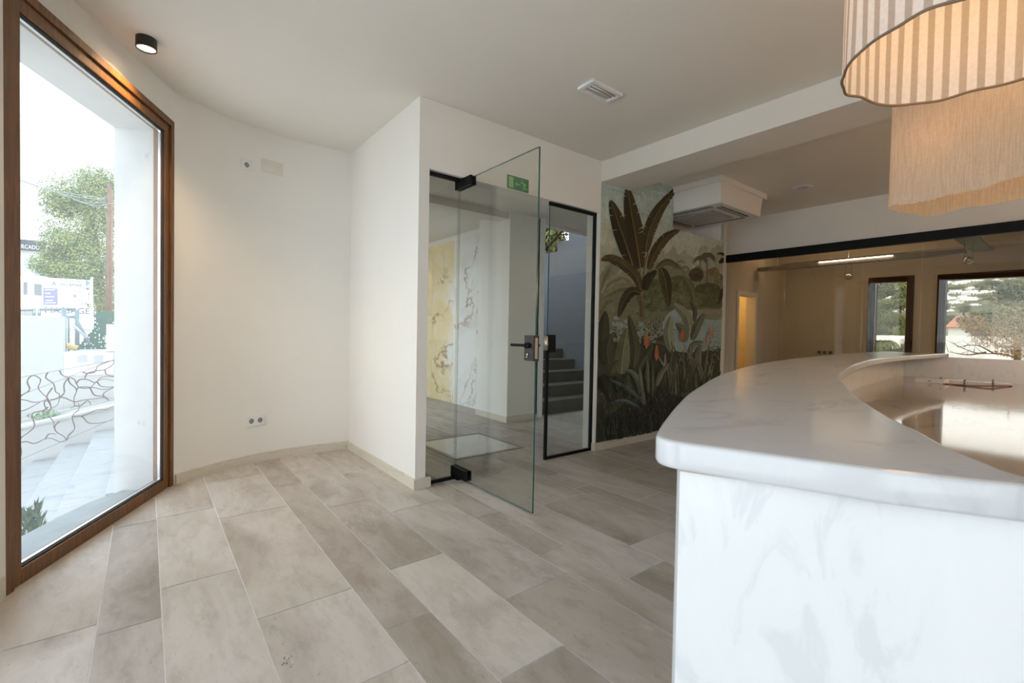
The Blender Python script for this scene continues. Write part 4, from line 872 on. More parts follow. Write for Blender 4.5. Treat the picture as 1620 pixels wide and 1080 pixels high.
MB().box((9.03, 1.10, 2.60), (10.55, 1.34, 2.625)).build('board', plain('grey_board', (.34, .33, .31), .6), cp); 
for x in (9.3, 10.3): MB().tube([(x, 1.22, 2.625), (x, 1.22, H)], .004, 6).build('hanger', 'steelgrey', cp)
def spot(loc, ztop, label):
    x, y, z = loc; r = thing('hanging_spotlight', loc, label, 'spotlight', 'spotlights in the far room')
    for dy in (-.045, .045): MB().tube([(x, y+dy, z+.02), (x, y+dy, ztop)], .004, 6).build('rod', 'steelgrey', r)
    Mx = Matrix.Translation(loc) @ Matrix.Rotation(math.radians(-60), 4, 'Y')
    MB().lathe([(.0, .05), (.03, .045), (.055, .01), (.06, -.02), (.052, -.022), (.04, .0), (.0, .012)], (0, 0, 0), 24, M4=Mx).build('reflector', 'chrome', r)
    MB().lathe([(.0, -.012), (.012, -.008), (.014, .008), (.0, .014)], (0, 0, 0), 12, M4=Mx).build('bulb', emit('halogen', (1, .8, .5), 4), r)
    MB().tube([(x, y-.06, z+.02), (x, y+.06, z+.02)], .006, 6).build('yoke', 'steelgrey', r)
v = onX(1342.5, 437, 9.5); spot((v.x, v.y, v.z), 2.485, 'small round spotlight hung on rods under the middle of the linear lamp')
v = onX(1532, 411, 9.5); spot((v.x, v.y, v.z), 2.60, 'small round spotlight hung under the flat grey ceiling panel')
v = onX(1305, 557.5, XF-.004); tp = thing('triple_socket', v, 'row of three sockets on the far beige wall behind the glass', 'socket')
MB().box((XF-.012, v.y-.16, v.z-.045), (XF-.0005, v.y+.16, v.z+.045)).build('plate', 'greyplastic', tp)
for dy in (-.1, 0, .1): MB().box((XF-.014, v.y+dy-.03, v.z-.03), (XF-.0118, v.y+dy+.03, v.z+.03)).build('socket', 'darkgrey', tp)
v = onX(1390, 427, XF-.36); tag(MB().lathe([(0, -.03), (.04, -.03), (.05, 0), (0, 0)], (10.3, 2.55, H), 20).build('smoke_detector', 'white'), 'small round detector on the far room ceiling', 'detector')

# ------------------------------------------------------------------ outside, seen through the tall left window
def gz(y): return .72+min(22.4, y-9.6)*.022
g = MB().add([(-60, 4.2, -1.4), (12, 4.2, -1.4), (12, 9.55, -1.4), (-60, 9.55, -1.4), (-60, 9.56, -1.4), (12, 9.56, -1.4), (12, 9.56, gz(9.6)), (-60, 9.56, gz(9.6)), (-60, 32, gz(32)), (12, 32, gz(32)), (12, 90, gz(32)), (-60, 90, gz(32))], [(0, 1, 2, 3), (4, 5, 6, 7), (7, 6, 9, 8), (8, 9, 10, 11)]); g.build('street_ground', 'ground')
tag(bpy.data.objects['street_ground'], 'pale paved street ground outside the left window', 'ground', None, 'structure')
st = MB(); 
for i in range(-8, 2):
    x0 = -.241+.29*i; z = -.10+.15*i; lo_y = 3.75 if x0 < -.30 else 4.3
    yb = 4.58-.0*i if x0 > -.4 else 4.62
    st.box((x0, yb, -1.4), (x0+.29, 8.235, z))
tag(st.build('garden_steps', 'stairs_out', None, .006), 'wide grey marble garden steps outside the left window', 'steps')
# low planter wall following the steps, with pale coping
lw = thing('planter_wall', (-1, 8.4, -.8), 'low rendered planter wall sloping along the garden steps', 'low wall')
def sl(x): return -.055+(x+.80)*.214
q = MB(); q.add([(-3.2, 8.25, -1.39), (1.2, 8.25, -1.39), (1.2, 8.25, sl(1.2)), (-3.2, 8.25, sl(-3.2)), (-3.2, 8.45, -1.39), (1.2, 8.45, -1.39), (1.2, 8.45, sl(1.2)), (-3.2, 8.45, sl(-3.2))], [(0,1,2,3),(5,4,7,6),(3,2,6,7),(0,3,7,4),(1,5,6,2),(0,4,5,1)]); q.build('body', 'ext', lw)
q = MB(); q.add([(-3.2, 8.22, sl(-3.2)), (1.2, 8.22, sl(1.2)), (1.2, 8.48, sl(1.2)), (-3.2, 8.48, sl(-3.2)), (-3.2, 8.22, sl(-3.2)+.03), (1.2, 8.22, sl(1.2)+.03), (1.2, 8.48, sl(1.2)+.03), (-3.2, 8.48, sl(-3.2)+.03)], [(0,3,2,1),(4,5,6,7),(0,1,5,4),(1,2,6,5),(2,3,7,6),(3,0,4,7)]); q.build('coping', 'ext', lw)
q = MB(); q.add([(-3.2, 8.48, sl(-3.2)-.0), (1.2, 8.48, sl(1.2)), (1.2, 9.26, sl(1.2)+.02), (-3.2, 9.26, sl(-3.2)+.02), (-3.2, 8.48, -1.39), (1.2, 8.48, -1.39), (1.2, 9.26, -1.39), (-3.2, 9.26, -1.39)], [(0,1,2,3),(0,4,5,1),(1,5,6,2),(2,6,7,3),(3,7,4,0)]); q.build('soil_bed', 'ground', lw)
tree('ground_cover', [(-1.06, 8.75, sl(-1.06)+.05, .18, .12, .06, 1)], 160, .03, [lin((120, 160, 110)), lin((150, 185, 135))], 'small patch of green ground cover in the planter', None, None, 8, 'plant')
# tall boundary wall with cabinet gap
bw = MB().box((-6, 9.3, -1.39), (-.947, 9.55, 1.272)); tag(bw.build('garden_wall', 'ext'), 'tall white boundary wall beyond the garden steps', 'wall')
cb = thing('meter_cabinet', (-.65, 9.35, .2), 'low white utility cabinet with two grey square hatches', 'cabinet')
MB().box((-.945, 9.30, -1.39), (-.385, 9.55, .755)).build('body', 'ext', cb)
MB().box((-.94, 9.285, .41), (-.39, 9.30, .75)).build('door', 'white', cb, .003)
for px in (130, 155.5): v = onY(px, 567.5, 9.283); MB().box((v.x-.052, 9.279, v.z-.057), (v.x+.052, 9.285, v.z+.057)).build('hatch', 'greyplastic', cb)
wb = thing('white_box', (-.2, 9.4, .4), 'tall white service box right of the utility cabinet', 'cabinet')
MB().box((-.475, 9.27, .76), (.4, 9.6, 1.17)).build('upper_box', 'white', wb, .004); MB().box((-.385, 9.27, -1.39), (.4, 9.6, .755)).build('lower_box', 'white', wb, .004)
# gate posts, fence pieces and green netting behind the cabinet
for i, (px, y0, y1, Yv, lab) in enumerate([(101, 487, 560, 9.75, 'grey steel fence post right beside the boundary wall end'), (122, 490, 560, 10.4, 'grey steel gate post in the middle of the wall gap'), (108.5, 500, 556, 10.0, 'thin grey chain hanging between the gate posts')]):
    a = onY(px, y0, Yv); c_ = Vector((a.x, Yv, gz(Yv))); tag(MB().tube([c_, a], [.03, .03] if i < 2 else [.015, .015], 8).build('fence_post' if i < 2 else 'chain', 'steelgrey'), lab, 'post' if i < 2 else 'chain')
gt = thing('metal_gate', onY(80, 500, 10.2), 'grey metal gate rail above the boundary wall', 'gate')
for (a, b_) in [((62, 489), (120, 489)), ((62, 489), (62, 502)), ((118, 500), (142, 545)), ((102, 501), (120, 501)), ((30, 490), (56, 489)), ((54, 489), (54, 502))]: MB().tube([onY(a[0], a[1], 10.2), onY(b_[0], b_[1], 10.2)], .022, 6).build('rail', 'steelgrey', gt)
for px in range(27, 54, 3): MB().tube([onY(px, 491, 10.2), onY(px, 503, 10.2)], .008, 5).build('bar', 'steelgrey', gt)
tag(MB().tube([onY(114, 512, 10.0), onY(137, 534, 10.0)], .018, 8).build('wooden_bar', 'signwhite'), 'pale wooden bar leaning across the gate gap', 'bar')
tag(MB().tube([onY(103, 546, 9.9), onY(122, 551, 9.9)], .045, 10).build('yellow_pipe', 'rope'), 'yellow pipe lying behind the utility cabinet', 'pipe')
nt = MB(); rn = random.Random(9)
nv = [onY(*q, 10.6) for q in [(112, 560), (130, 540), (148, 520), (147, 498), (160, 492), (185, 492), (190, 566)]]
fr_ = sum(nv, Vector())/len(nv)
def inpoly(x, z):
    c_ = False; n_ = len(nv)
    for i in range(n_):
        a, b_ = nv[i], nv[i-1]
        if (a.z > z) != (b_.z > z) and x < (b_.x-a.x)*(z-a.z)/(b_.z-a.z)+a.x: c_ = not c_
    return c_
x = min(v.x for v in nv)
while x < max(v.x for v in nv):
    z = min(v.z for v in nv)
    while z < max(v.z for v in nv):
        if inpoly(x+.012, z+.012):
            nt.box((x, 10.6, z), (x+.009, 10.609, z+.026)); nt.box((x, 10.6, z), (x+.026, 10.609, z+.009))
            if rn.random() < .8: nt.box((x, 10.612, z), (x+.026, 10.618, z+.026))
        z += .026
    x += .026
tag(nt.build('green_netting', 'meshgreen'), 'dark green shade netting hung behind the white service box', 'netting')
# wire railing with forged vines
rl = thing('wire_railing', (-.8, 8.1, -.5), 'thin wire railing with curling iron vines along the garden steps', 'railing')
def rp(q): return onY(20+q[0]/5.4, 540+q[1]/5.4, 8.1)
for a, b_ in [((-60, 330), (1000, 135)), ((-60, 505), (1000, 105)), ((-60, 715), (1000, 465)), ((-60, 1065), (1000, 600))]: MB().tube([rp(a), rp(b_)], .004, 6).build('wire', 'steelgrey', rl)
BRN = [[(130, 430), (145, 400), (125, 345), (150, 300), (190, 292), (235, 320), (235, 350), (218, 395), (250, 440), (300, 485), (325, 545), (310, 610)],
       [(-40, 520), (40, 500), (100, 500), (180, 520), (250, 510), (290, 490)], [(30, 520), (60, 560), (35, 590)], [(130, 430), (70, 465), (45, 510), (60, 560), (30, 590)],
       [(340, 395), (295, 460), (300, 500), (330, 570), (295, 620), (345, 680), (350, 740)], [(300, 500), (270, 520), (290, 580), (315, 580)], [(300, 560), (260, 590), (165, 620), (185, 720), (130, 780), (75, 820), (60, 870), (75, 960), (35, 1025)], [(-40, 830), (55, 860), (120, 855), (190, 870), (280, 830), (340, 830), (400, 855), (450, 850)],
       [(280, 830), (310, 790), (375, 790)], [(400, 685), (360, 720), (370, 770), (440, 815), (455, 850)], [(460, 845), (480, 800), (530, 740), (510, 640), (565, 580), (563, 525)], [(510, 640), (590, 640), (640, 690), (700, 700), (780, 690), (850, 670)], [(590, 635), (660, 610), (720, 585), (800, 580), (870, 550)],
       [(320, 500), (380, 485), (440, 440), (440, 370), (480, 310), (530, 325), (545, 360), (580, 395), (660, 395), (720, 340), (790, 320), (900, 350)], [(400, 245), (420, 285), (480, 310)], [(395, 480), (440, 480), (530, 515), (600, 500), (700, 490), (780, 480), (825, 508)], [(545, 360), (575, 325), (640, 325), (710, 350), (760, 305), (880, 300)], [(660, 395), (700, 460), (780, 468), (810, 490), (825, 508)],
       [(545, 420), (560, 395), (620, 388), (700, 395), (760, 408), (810, 405), (880, 385)], [(480, 310), (485, 350), (545, 410), (525, 480), (525, 550), (490, 570)], [(720, 345), (760, 385), (860, 388)], [(600, 260), (640, 272), (700, 260), (740, 200), (860, 160)], [(615, 315), (640, 272), (720, 250), (790, 240), (860, 190), (860, 160)], [(790, 240), (800, 280), (870, 300)], [(300, 265), (285, 310), (350, 360), (370, 430), (400, 450), (390, 530), (340, 570)], [(525, 550), (580, 550), (640, 505), (670, 545)], [(-40, 590), (60, 595), (130, 575), (230, 520)], [(780, 480), (780, 440), (870, 388)]]
for i, b_ in enumerate(BRN):
    P_ = [v+Vector((0, .012*math.sin(i*2.3), 0)) for v in spline([rp(q) for q in b_], 6)]; n_ = len(P_); MB().tube(P_, [.0085-.005*j/n_ for j in range(n_)], 6).build('vine', 'iron', rl)
# conifer bush by the ledge
cb_ = MB(); rn = random.Random(12)
for (cx, cz, h, wd) in [(-.62, -.75, .68, .20), (-.57, -.70, .66, .13), (-.545, -.70, .50, .14), (-.68, -.75, .60, .2)]:
    for i in range(260):
        t = rn.random(); a = rn.uniform(0, 6.28); rr = wd*(1-t)*rn.uniform(.3, 1); p_ = Vector((cx+rr*math.cos(a), 4.32+rr*math.sin(a)*.8, cz+h*t)); d = Vector((math.cos(a)*.5, math.sin(a)*.5, .9)).normalized(); s_ = d.cross(Vector((0, 1, 0))).normalized()*.008; l = rn.uniform(.05, .09)
        cb_.add([p_-s_, p_+s_, p_+d*l], [(0, 1, 2)], 0, rn.choice([lin((60, 92, 66)), lin((84, 118, 84)), lin((48, 76, 56))]))
cbr = thing('conifer_bush', (-.6, 4.32, -1.0), 'small green conifer bush by the window ledge outside', 'bush'); cb_.build('foliage', 'leaf', cbr); MB().tube([(-.6, 4.32, -1.25), (-.6, 4.32, -.3)], .02, 6).build('stem', 'bark', cbr)
# pine, pole with cables
def tb(px, py, Y, rpx, rpy, ry, wgt): c_ = onY(px, py, Y); d = Y/ray(px, py).y; s_ = d/F; return (c_.x, c_.y, c_.z, rpx*s_, ry, rpy*s_, wgt)
pt = [tb(130, 305, 21, 55, 34, 1.6, 1.1), tb(165, 330, 21, 40, 48, 1.6, 1.0), tb(98, 322, 21, 32, 24, 1.3, .6), tb(130, 365, 21, 60, 40, 1.8, 1.1), tb(110, 386, 20.5, 40, 24, 1.3, .8), tb(150, 410, 20.5, 50, 30, 1.5, 1.0), tb(85, 420, 20.5, 32, 20, 1.2, .6), tb(130, 432, 20, 48, 22, 1.2, .7), tb(88, 404, 20.5, 18, 10, .9, .3), tb(170, 470, 20, 34, 40, 1.2, .9), tb(160, 285, 21, 34, 24, 1.2, .6)]
tree('pine_tree', pt, 8500, .029, G_PINE, 'large feathery green pine tree behind the roadside signs', [Vector((onY(168, 520, 21).x, 21, gz(21))), onY(150, 420, 21), onY(140, 330, 21), .16], None, 2)
up_ = thing('utility_pole', onY(172, 500, 17), 'wooden utility pole with cables in front of the pine', 'pole')
a = onY(170, 520, 17); a.z = gz(17); b_ = onY(173, 291, 17); MB().tube([a, b_], [.065, .05], 10).build('pole', 'bark', up_); a = onY(176, 520, 17.4); a.z = gz(17.4); b_ = onY(177, 300, 17.4); MB().tube([a, b_], [.030, .026], 8).build('brace', wood('pole_brown', lin((118, 84, 60)), lin((140, 102, 72))), up_)
for (x0_, y0_, x1_, y1_) in [(-40, 262, 171, 315), (20, 280, 171, 317), (90, 304, 171, 320), (110, 312, 176, 322), (-40, 300, 60, 318)]:
    a = onY(x0_, y0_, 15); b_ = onY(x1_, y1_, 17); m_ = (a+b_)/2-Vector((0, 0, .12)); MB().tube(spline([a, m_, b_], 6), .010, 5).build('cable', 'steelgrey', up_)
# sign board
SY = 13.0
sn = thing('sign_stand', onY(105, 530, SY), 'white roadside stand of stacked advertising signs outside the left window', 'sign')
def sbox(x0_, y0_, x1_, y1_, name, mat, Yf=SY, th=.05):
    a = onY(x0_, y0_, Yf); b_ = onY(x1_, y1_, Yf); return MB().box((a.x, Yf, b_.z), (b_.x, Yf+th, a.z)).build(name, mat, sn)
def smat(px, py, Yf=SY-.006, rot=0): v = onY(px, py, Yf); return Matrix.Translation(v) @ Matrix.Rotation(math.pi/2, 4, 'X') @ Matrix.Rotation(rot, 4, 'Z')
sc_ = SY/ray(105, 480).y/F
s1 = sbox(67, 438.5, 145, 454.5, 'board', 'signwhite'); s2 = sbox(92.5, 456, 144.5, 479.5, 'board', 'signwhite'); s3 = sbox(68.5, 455, 90.5, 482.5, 'board', 'purple'); s4 = sbox(68, 484, 145, 518, 'board', 'signwhite')
sbox(143.2, 438.5, 147, 560, 'post', 'signwhite', SY+.05, .06); sbox(66, 438.5, 69, 560, 'post', 'signwhite', SY+.05, .06)
def stext(parent, txt, px, py, hpx, wpx, mat, rot=0):
    mb = MB(); add_text(mb, txt, hpx*sc_*1.38, smat(px, py, SY-.006, rot), 0, .72, wpx*sc_*.723 if wpx else None); return mb.build('lettering', mat, parent)
stext(s1, 'Alquileres', 112, 444.2, 5, 36, 'inkblue'); stext(s1, 'VILLAMAR', 112, 450.8, 4.6, 36, 'ink'); 
v = [onY(*q, SY-.006) for q in ((136, 442), (142.6, 448), (136, 453.5))]; MB().add(v, [(0, 2, 1)]).build('arrow', 'blue', s1)
def blobs(cx, cy, rx, ry, n=14): return [onY(cx+rx*math.cos(2*math.pi*i/n), cy+ry*math.sin(2*math.pi*i/n), SY-.006) for i in range(n)]
MB().add(blobs(77, 443.5, 2, 1.8), [tuple(range(14))[::-1]]).build('emblem', plain('pale_blue', lin((176, 206, 236)), .6), s1)
v = [onY(*q, SY-.006) for q in ((82, 451), (82, 448.5), (85, 445.6), (88, 448.5), (88, 451), (86.4, 451), (86.4, 449), (83.6, 449), (83.6, 451))]; MB().add(v, [(0, 1, 2, 7, 8), (2, 3, 4, 5, 6), (2, 6, 7)]).build('house_emblem', 'blue', s1)
for i, ch in enumerate('VIA COSTA DENTAL'):
    if ch == ' ': continue
    t = (i-7.5)/7.5; px = 115.5+t*19.5; py = 460.2+4.8*t*t; stext(s2, ch, px, py, 3.0, None, 'purple', -t*.42)
for i, ch in enumerate('Dr. Ralf W. Hünner'[:0]): pass
MB().add(blobs(116, 467, 4, 2.6), [tuple(range(14))[::-1]]).build('emblem', plain('pale_blue_emblem', lin((170, 200, 240)), .6), s2)
v = [onY(*q, SY-.007) for q in ((116.5, 466), (120.5, 466), (120, 470), (117, 470))]; MB().add(v, [(0, 3, 2, 1)]).build('tooth_emblem', 'purple', s2)
v = [onY(*q, SY-.006) for q in ((140.6, 461), (142.2, 466), (141.1, 466), (141.1, 475), (140.1, 475), (140.1, 466), (139, 466))]; MB().add(v, [(0, 1, 2, 5, 6), (2, 3, 4, 5)][::1]).build('arrow', 'purple', s2)
for i in range(12): t = (i-5.5)/5.5; v = [onY(115.5+t*13+dx, 473.6+3.2*(1-t*t)+dy, SY-.006) for dx, dy in ((-.8, -.5), (.8, -.5), (.8, .5), (-.8, .5))]; MB().add(v, [(0, 3, 2, 1)]).build('small_mark', 'inkblue', s2) if i not in (3, 8) else None
for y_, a_, b2 in [(457.5, 71, 87), (463, 71, 80), (468.5, 71, 86), (474.5, 72, 84), (478, 71, 88)]: v = [onY(*q, SY-.006) for q in ((a_, y_), (b2, y_), (b2, y_+1.6), (a_, y_+1.6))]; MB().add(v, [(0, 3, 2, 1)]).build('text_line', 'signwhite', s3)
stext(s4, 'MASSAGE', 107, 491.5, 9.6, 71, 'ink')
# shop building far behind
BY = 32.0
sh = thing('shop_building', onY(40, 500, BY), 'white flat roofed shop with dark fascia and white lettering far left', 'building')
def bb(x0_, y0_, x1_, y1_, name, mat, Yf=BY, th=3):
    a = onY(x0_, y0_, Yf); b_ = onY(x1_, y1_, Yf); z1_ = onY(42, y0_, Yf).z; z0_ = onY(42, y1_, Yf).z; return MB().box((a.x, Yf, z0_), (b_.x, Yf+th, z1_)).build(name, mat, sh)
bb(-220, 386, 120, 540, 'wall', 'housewhite', BY+.05); fa = bb(-220, 379, 70, 395, 'fascia', plain('fascia_grey', lin((50, 62, 70)), .6), BY-.3, .6)
sc2 = BY/ray(40, 390).y/F; mb = MB(); add_text(mb, 'SUPERMERCADO'[5:], 6.4*sc2*1.38, Matrix.Translation(onY(43, 390.5, BY-.31)) @ Matrix.Rotation(math.pi/2, 4, 'X'), 0, 1, 38*sc2*.723); mb.build('lettering', 'signwhite', fa)
w1 = bb(-200, 407, 46, 434, 'window', plain('pale_window', lin((176, 200, 200)), .2), BY-.0, .1); bb(47.5, 407, 70, 434, 'window', plain('pale_window_b', lin((176, 200, 200)), .2), BY, .1); bb(-200, 445, 30, 466, 'window', 'housewin', BY, .1); bb(37, 446, 43, 466, 'window', 'housewin', BY, .1); bb(54, 448, 68, 466, 'window', 'housewin', BY, .1)

# ------------------------------------------------------------------ hillside beyond the far room's windows
hl = MB(); rn = random.Random(21)
def hz(x, y): 
    t = min(1, max(0, (x-24)/240)); return -6.5+(-.8)*math.exp(-((x-30)/20)**2)+34*t**1.25-.02*y*t+1.2*math.sin(x*.11+y*.07)*t+2.0*math.sin(y*.05+.6)*t
nx, ny = 56, 64; gp = [[Vector((14+x_*270/nx, -70+y_*170/ny, 0)) for y_ in range(ny+1)] for x_ in range(nx+1)]
for row in gp:
    for v in row: v.z = hz(v.x, v.y)
for i in range(nx):
    for j in range(ny): hl.add([gp[i][j], gp[i+1][j], gp[i+1][j+1], gp[i][j+1]], [(0, 1, 2, 3)], 0, rn.choice([lin((96, 92, 60)), lin((84, 86, 56)), lin((112, 104, 72))]), True)
tag(hl.build('hillside', 'hill'), 'green hillside beyond the windows of the far room', 'hill', None, 'structure')
def at_hill(px, py, dmin=40):
    d = ray(px, py); s_ = dmin
    while s_ < 300:
        p = EYE+d*s_
        if p.z <= hz(p.x, p.y): return p
        s_ += 1.0
    return EYE+d*240
HOUSES = []
def house(px, py, wpx, hpx, label, dmin=40, roof=None, mat='housewhite', dist=None):
    p = at_hill(px, py, dmin) if dist is None else EYE+ray(px, py)*(dist/ray(px, py).x)
    s_ = (p-EYE).dot(_f2)/F; W, Hh, D_ = wpx*s_, hpx*s_, wpx*s_*.8
    r = thing('house', (p.x, p.y, p.z-Hh*.5), label, 'house', 'hillside houses'); Mz = Matrix.Translation(p) @ Matrix.Rotation(rn.uniform(.45, .95), 4, 'Z')
    b_ = MB().box((0, -W/2, -Hh*1.2), (D_, W/2, Hh*.5), 0, M4=Mz).box((D_*.3, -W*.3, Hh*.5), (D_, W*.25, Hh*.85), 0, M4=Mz); b_.build('walls', mat, r)
    n_ = max(2, int(wpx/5)); wn = MB()
    for i in range(n_): y_ = -W/2+W*(i+.5)/n_; wn.box((-.03*W, y_-W/n_*.28, -Hh*.22), (.02*W, y_+W/n_*.24, Hh*.22), 0, M4=Mz)
    wn.build('windows', 'housewin', r)
    if roof: MB().add([Mz @ Vector(q) for q in ((-.06*D_, -W*.56, Hh*.45), (-.06*D_, W*.56, Hh*.45), (D_*.5, W*.56, Hh*1.0), (D_*.5, -W*.56, Hh*1.0), (D_*1.06, -W*.56, Hh*.45), (D_*1.06, W*.56, Hh*.45))], [(0, 1, 2, 3), (3, 2, 5, 4), (0, 3, 4), (1, 5, 2)]).build('roof', roof, r)
HS = [(1500, 449, 12, 7), (1522, 450, 14, 7), (1545, 446, 20, 8), (1563, 441, 12, 6), (1498, 461, 14, 6), (1520, 464, 18, 7), (1543, 458, 14, 6), (1566, 456, 14, 6), (1509, 475, 14, 7), (1545, 466, 20, 9), (1560, 464, 12, 6), (1528, 472, 14, 6), (1497, 472, 10, 8), (1536, 477, 20, 9), (1516, 481, 16, 7), (1551, 474, 14, 6), (1570, 474, 14, 6), (1502, 488, 14, 6), (1590, 484, 16, 6), (1546, 484, 12, 5), (1425, 466, 14, 6), (1413, 472, 12, 5), (1436, 457, 8, 5), (1386, 478, 8, 7), (1401, 487, 8, 4), (1413, 492, 10, 6), (1397, 513, 9, 6), (1426, 493, 14, 10), (1580, 446, 12, 6), (1606, 443, 10, 4), (1531, 442, 12, 5), (1508, 441, 14, 5), (1575, 463, 10, 5), (1552, 497, 12, 5), (1506, 493, 10, 5)]
ORD = ['first', 'second', 'third', 'fourth', 'fifth', 'sixth', 'seventh', 'eighth', 'ninth', 'tenth', 'eleventh', 'twelfth', 'thirteenth', 'fourteenth']
def rows_of(P, cuts, names):
    """which one: its row on the slope and its place in that row, per window"""
    out = {}
    for left in (True, False):
        for lo, hi, nm in zip([-1e9]+cuts, cuts+[1e9], names):
            row = sorted([i for i, p in enumerate(P) if (p[0] < 1450) == left and lo <= p[1] < hi], key=lambda i: P[i][0])
            for k_, i in enumerate(row): out[i] = '%s from left in the %s row, %s far window' % (ORD[k_], nm, 'narrow' if left else 'wide')
    return out
HL = rows_of(HS, [453, 463, 471, 480], ['top', 'second', 'third', 'fourth', 'lowest'])
for i, (px, py, w_, h_) in enumerate(HS):
    side = 'left far window' if px < 1450 else 'wide far window'
    house(px, py, w_, h_, 'small white hillside house, '+HL[i], 60)
# nearer buildings
def near_house(px0, py0, px1, py1, X, label, roofmat=None, depth=6, wm='housewhite'):
    a = onX(px0, py0, X); b_ = onX(px1, py1, X); r = thing('garden_building', ((a+b_)/2), label, 'building'); y0_, y1_ = sorted((a.y, b_.y)); z0_, z1_ = sorted((a.z, b_.z))
    MB().box((X, y0_, z0_-6), (X+depth, y1_, z1_)).build('walls', wm, r)
    if roofmat: MB().add([(X-.3, y0_-.2, z1_), (X-.3, y1_+.2, z1_), (X+depth*.6, y1_+.2, z1_+roofmat[1]), (X+depth*.6, y0_-.2, z1_+roofmat[1]), (X-.3, y0_-.2, z1_-.1), (X-.3, y1_+.2, z1_-.1), (X+depth*.6, y1_+.2, z1_-.1), (X+depth*.6, y0_-.2, z1_-.1)], [(0, 1, 2, 3)[::-1], (0, 4, 5, 1), (1, 5, 6, 2), (2, 6, 7, 3), (3, 7, 4, 0)]).build('roof', roofmat[0], r)
    return r
near_house(1486, 531, 1556, 600, 26, 'low white flat walled building close outside the wide far window', None, 10)
rr_ = near_house(1500, 517, 1531, 540, 60, 'white house with terracotta tiled roof beyond the wide far window', ('terracotta', 1.25), 9)
near_house(1407, 535.5, 1427, 600, 24, 'white garden wall block behind the palm', None, 3); near_house(1384, 530, 1406, 560, 30, 'pale low building behind the palm fronds', None, 4)
near_house(1616, 548, 1640, 600, 15, 'pale post at the right edge of the wide far window', None, .3)
# trees and shrubs on the slope
def hill_tree(px, py, rpx, rpy, X, cols, label, n=260, name='hillside_tree', seed=0, sz=.5):
    c_ = onX(px, py, X); s_ = (c_-EYE).dot(_f2)/F; b0 = (c_.x, c_.y, c_.z, rpx*s_, rpx*s_, rpy*s_, 1); rq = random.Random(seed)
    bl = [b0]+[(c_.x+rq.uniform(-.5, .5)*rpx*s_, c_.y+rq.uniform(-.7, .7)*rpx*s_, c_.z+rq.uniform(-.4, .5)*rpy*s_, rpx*s_*.5, rpx*s_*.5, rpy*s_*.45, .3) for _ in range(4)]
    base = Vector((c_.x, c_.y, min(c_.z-rpy*s_, hz(c_.x, c_.y)))); tree(name, bl, n, rpx*s_*.075, cols, label, [base, c_, .15], 'hillside trees', seed)
TS = [(1507, 503, 14, 6, 90), (1533, 508, 16, 8, 70), (1562, 498, 20, 9, 80), (1600, 468, 26, 22, 100), (1612, 455, 26, 22, 110), (1606, 496, 30, 20, 60), (1565, 515, 34, 18, 50), (1546, 512, 14, 10, 65), (1585, 530, 40, 24, 40), (1612, 525, 34, 30, 36), (1515, 456, 8, 6, 190), (1553, 452, 12, 8, 190), (1570, 448, 12, 9, 180), (1536, 470, 8, 5, 170), (1560, 470, 10, 6, 160), (1505, 468, 8, 5, 170), (1490, 484, 14, 8, 120), (1525, 488, 12, 7, 120), (1490, 512, 10, 8, 70), (1500, 455, 7, 4, 190), (1580, 480, 12, 8, 120),
      (1395, 458, 22, 14, 170), (1415, 455, 22, 12, 170), (1430, 470, 16, 12, 150), (1385, 468, 14, 10, 150), (1405, 482, 22, 10, 110), (1425, 482, 18, 10, 110), (1392, 498, 18, 12, 70), (1410, 505, 18, 12, 60), (1428, 508, 14, 14, 60), (1388, 520, 16, 12, 45), (1406, 526, 12, 8, 48), (1432, 520, 12, 16, 40), (1434, 545, 9, 20, 20), (1426, 530, 12, 10, 34), (1395, 508, 12, 8, 64), (1420, 560, 22, 10, 16), (1390, 562, 18, 8, 15)]
TL = rows_of(TS, [462, 477, 491, 503, 522], ['top', 'second', 'third', 'fourth', 'fifth', 'lowest'])
for i, (px, py, rx, ry, X) in enumerate(TS):
    hill_tree(px, py, rx, ry, X, G_MID if (i*7) % 3 else G_DARK, 'leafy slope tree, '+TL[i], 620 if rx < 15 else 1100, 'hillside_tree', 30+i)
# palm near the left far window
pr = thing('palm_tree', onX(1396, 566, 18), 'palm tree with arching fronds in the left far window', 'palm tree'); c0 = onX(1393, 548, 18); s_ = (c0-EYE).dot(_f2)/F
MB().tube([c0-Vector((0, 0, 4)), c0], [.25, .2], 10).build('trunk', 'bark', pr)
for i in range(14):
    a = i*2*math.pi/14+.2; L_ = 26*s_; fm = MB(); P_ = spline([c0, c0+Vector((math.cos(a)*L_*.4, math.sin(a)*L_*.4, L_*.34)), c0+Vector((math.cos(a)*L_*.8, math.sin(a)*L_*.8, L_*.16)), c0+Vector((math.cos(a)*L_, math.sin(a)*L_, -L_*.25))], 7)
    fm.tube(P_, .02, 5, 0, lin((110, 110, 60)))
    for j in range(2, len(P_)-1):
        t = (P_[j+1]-P_[j-1]).normalized(); sd = t.cross(Vector((0, 0, 1))).normalized()
        for q in (-1, 1): fm.add([P_[j], P_[j]+t*.1, P_[j]+sd*q*L_*.2+t*L_*.1-Vector((0, 0, L_*.07))], [(0, 1, 2)], 0, rn.choice([lin((100, 106, 60)), lin((126, 126, 78)), lin((78, 86, 48))]))
    fm.build('frond', 'leaf', pr)
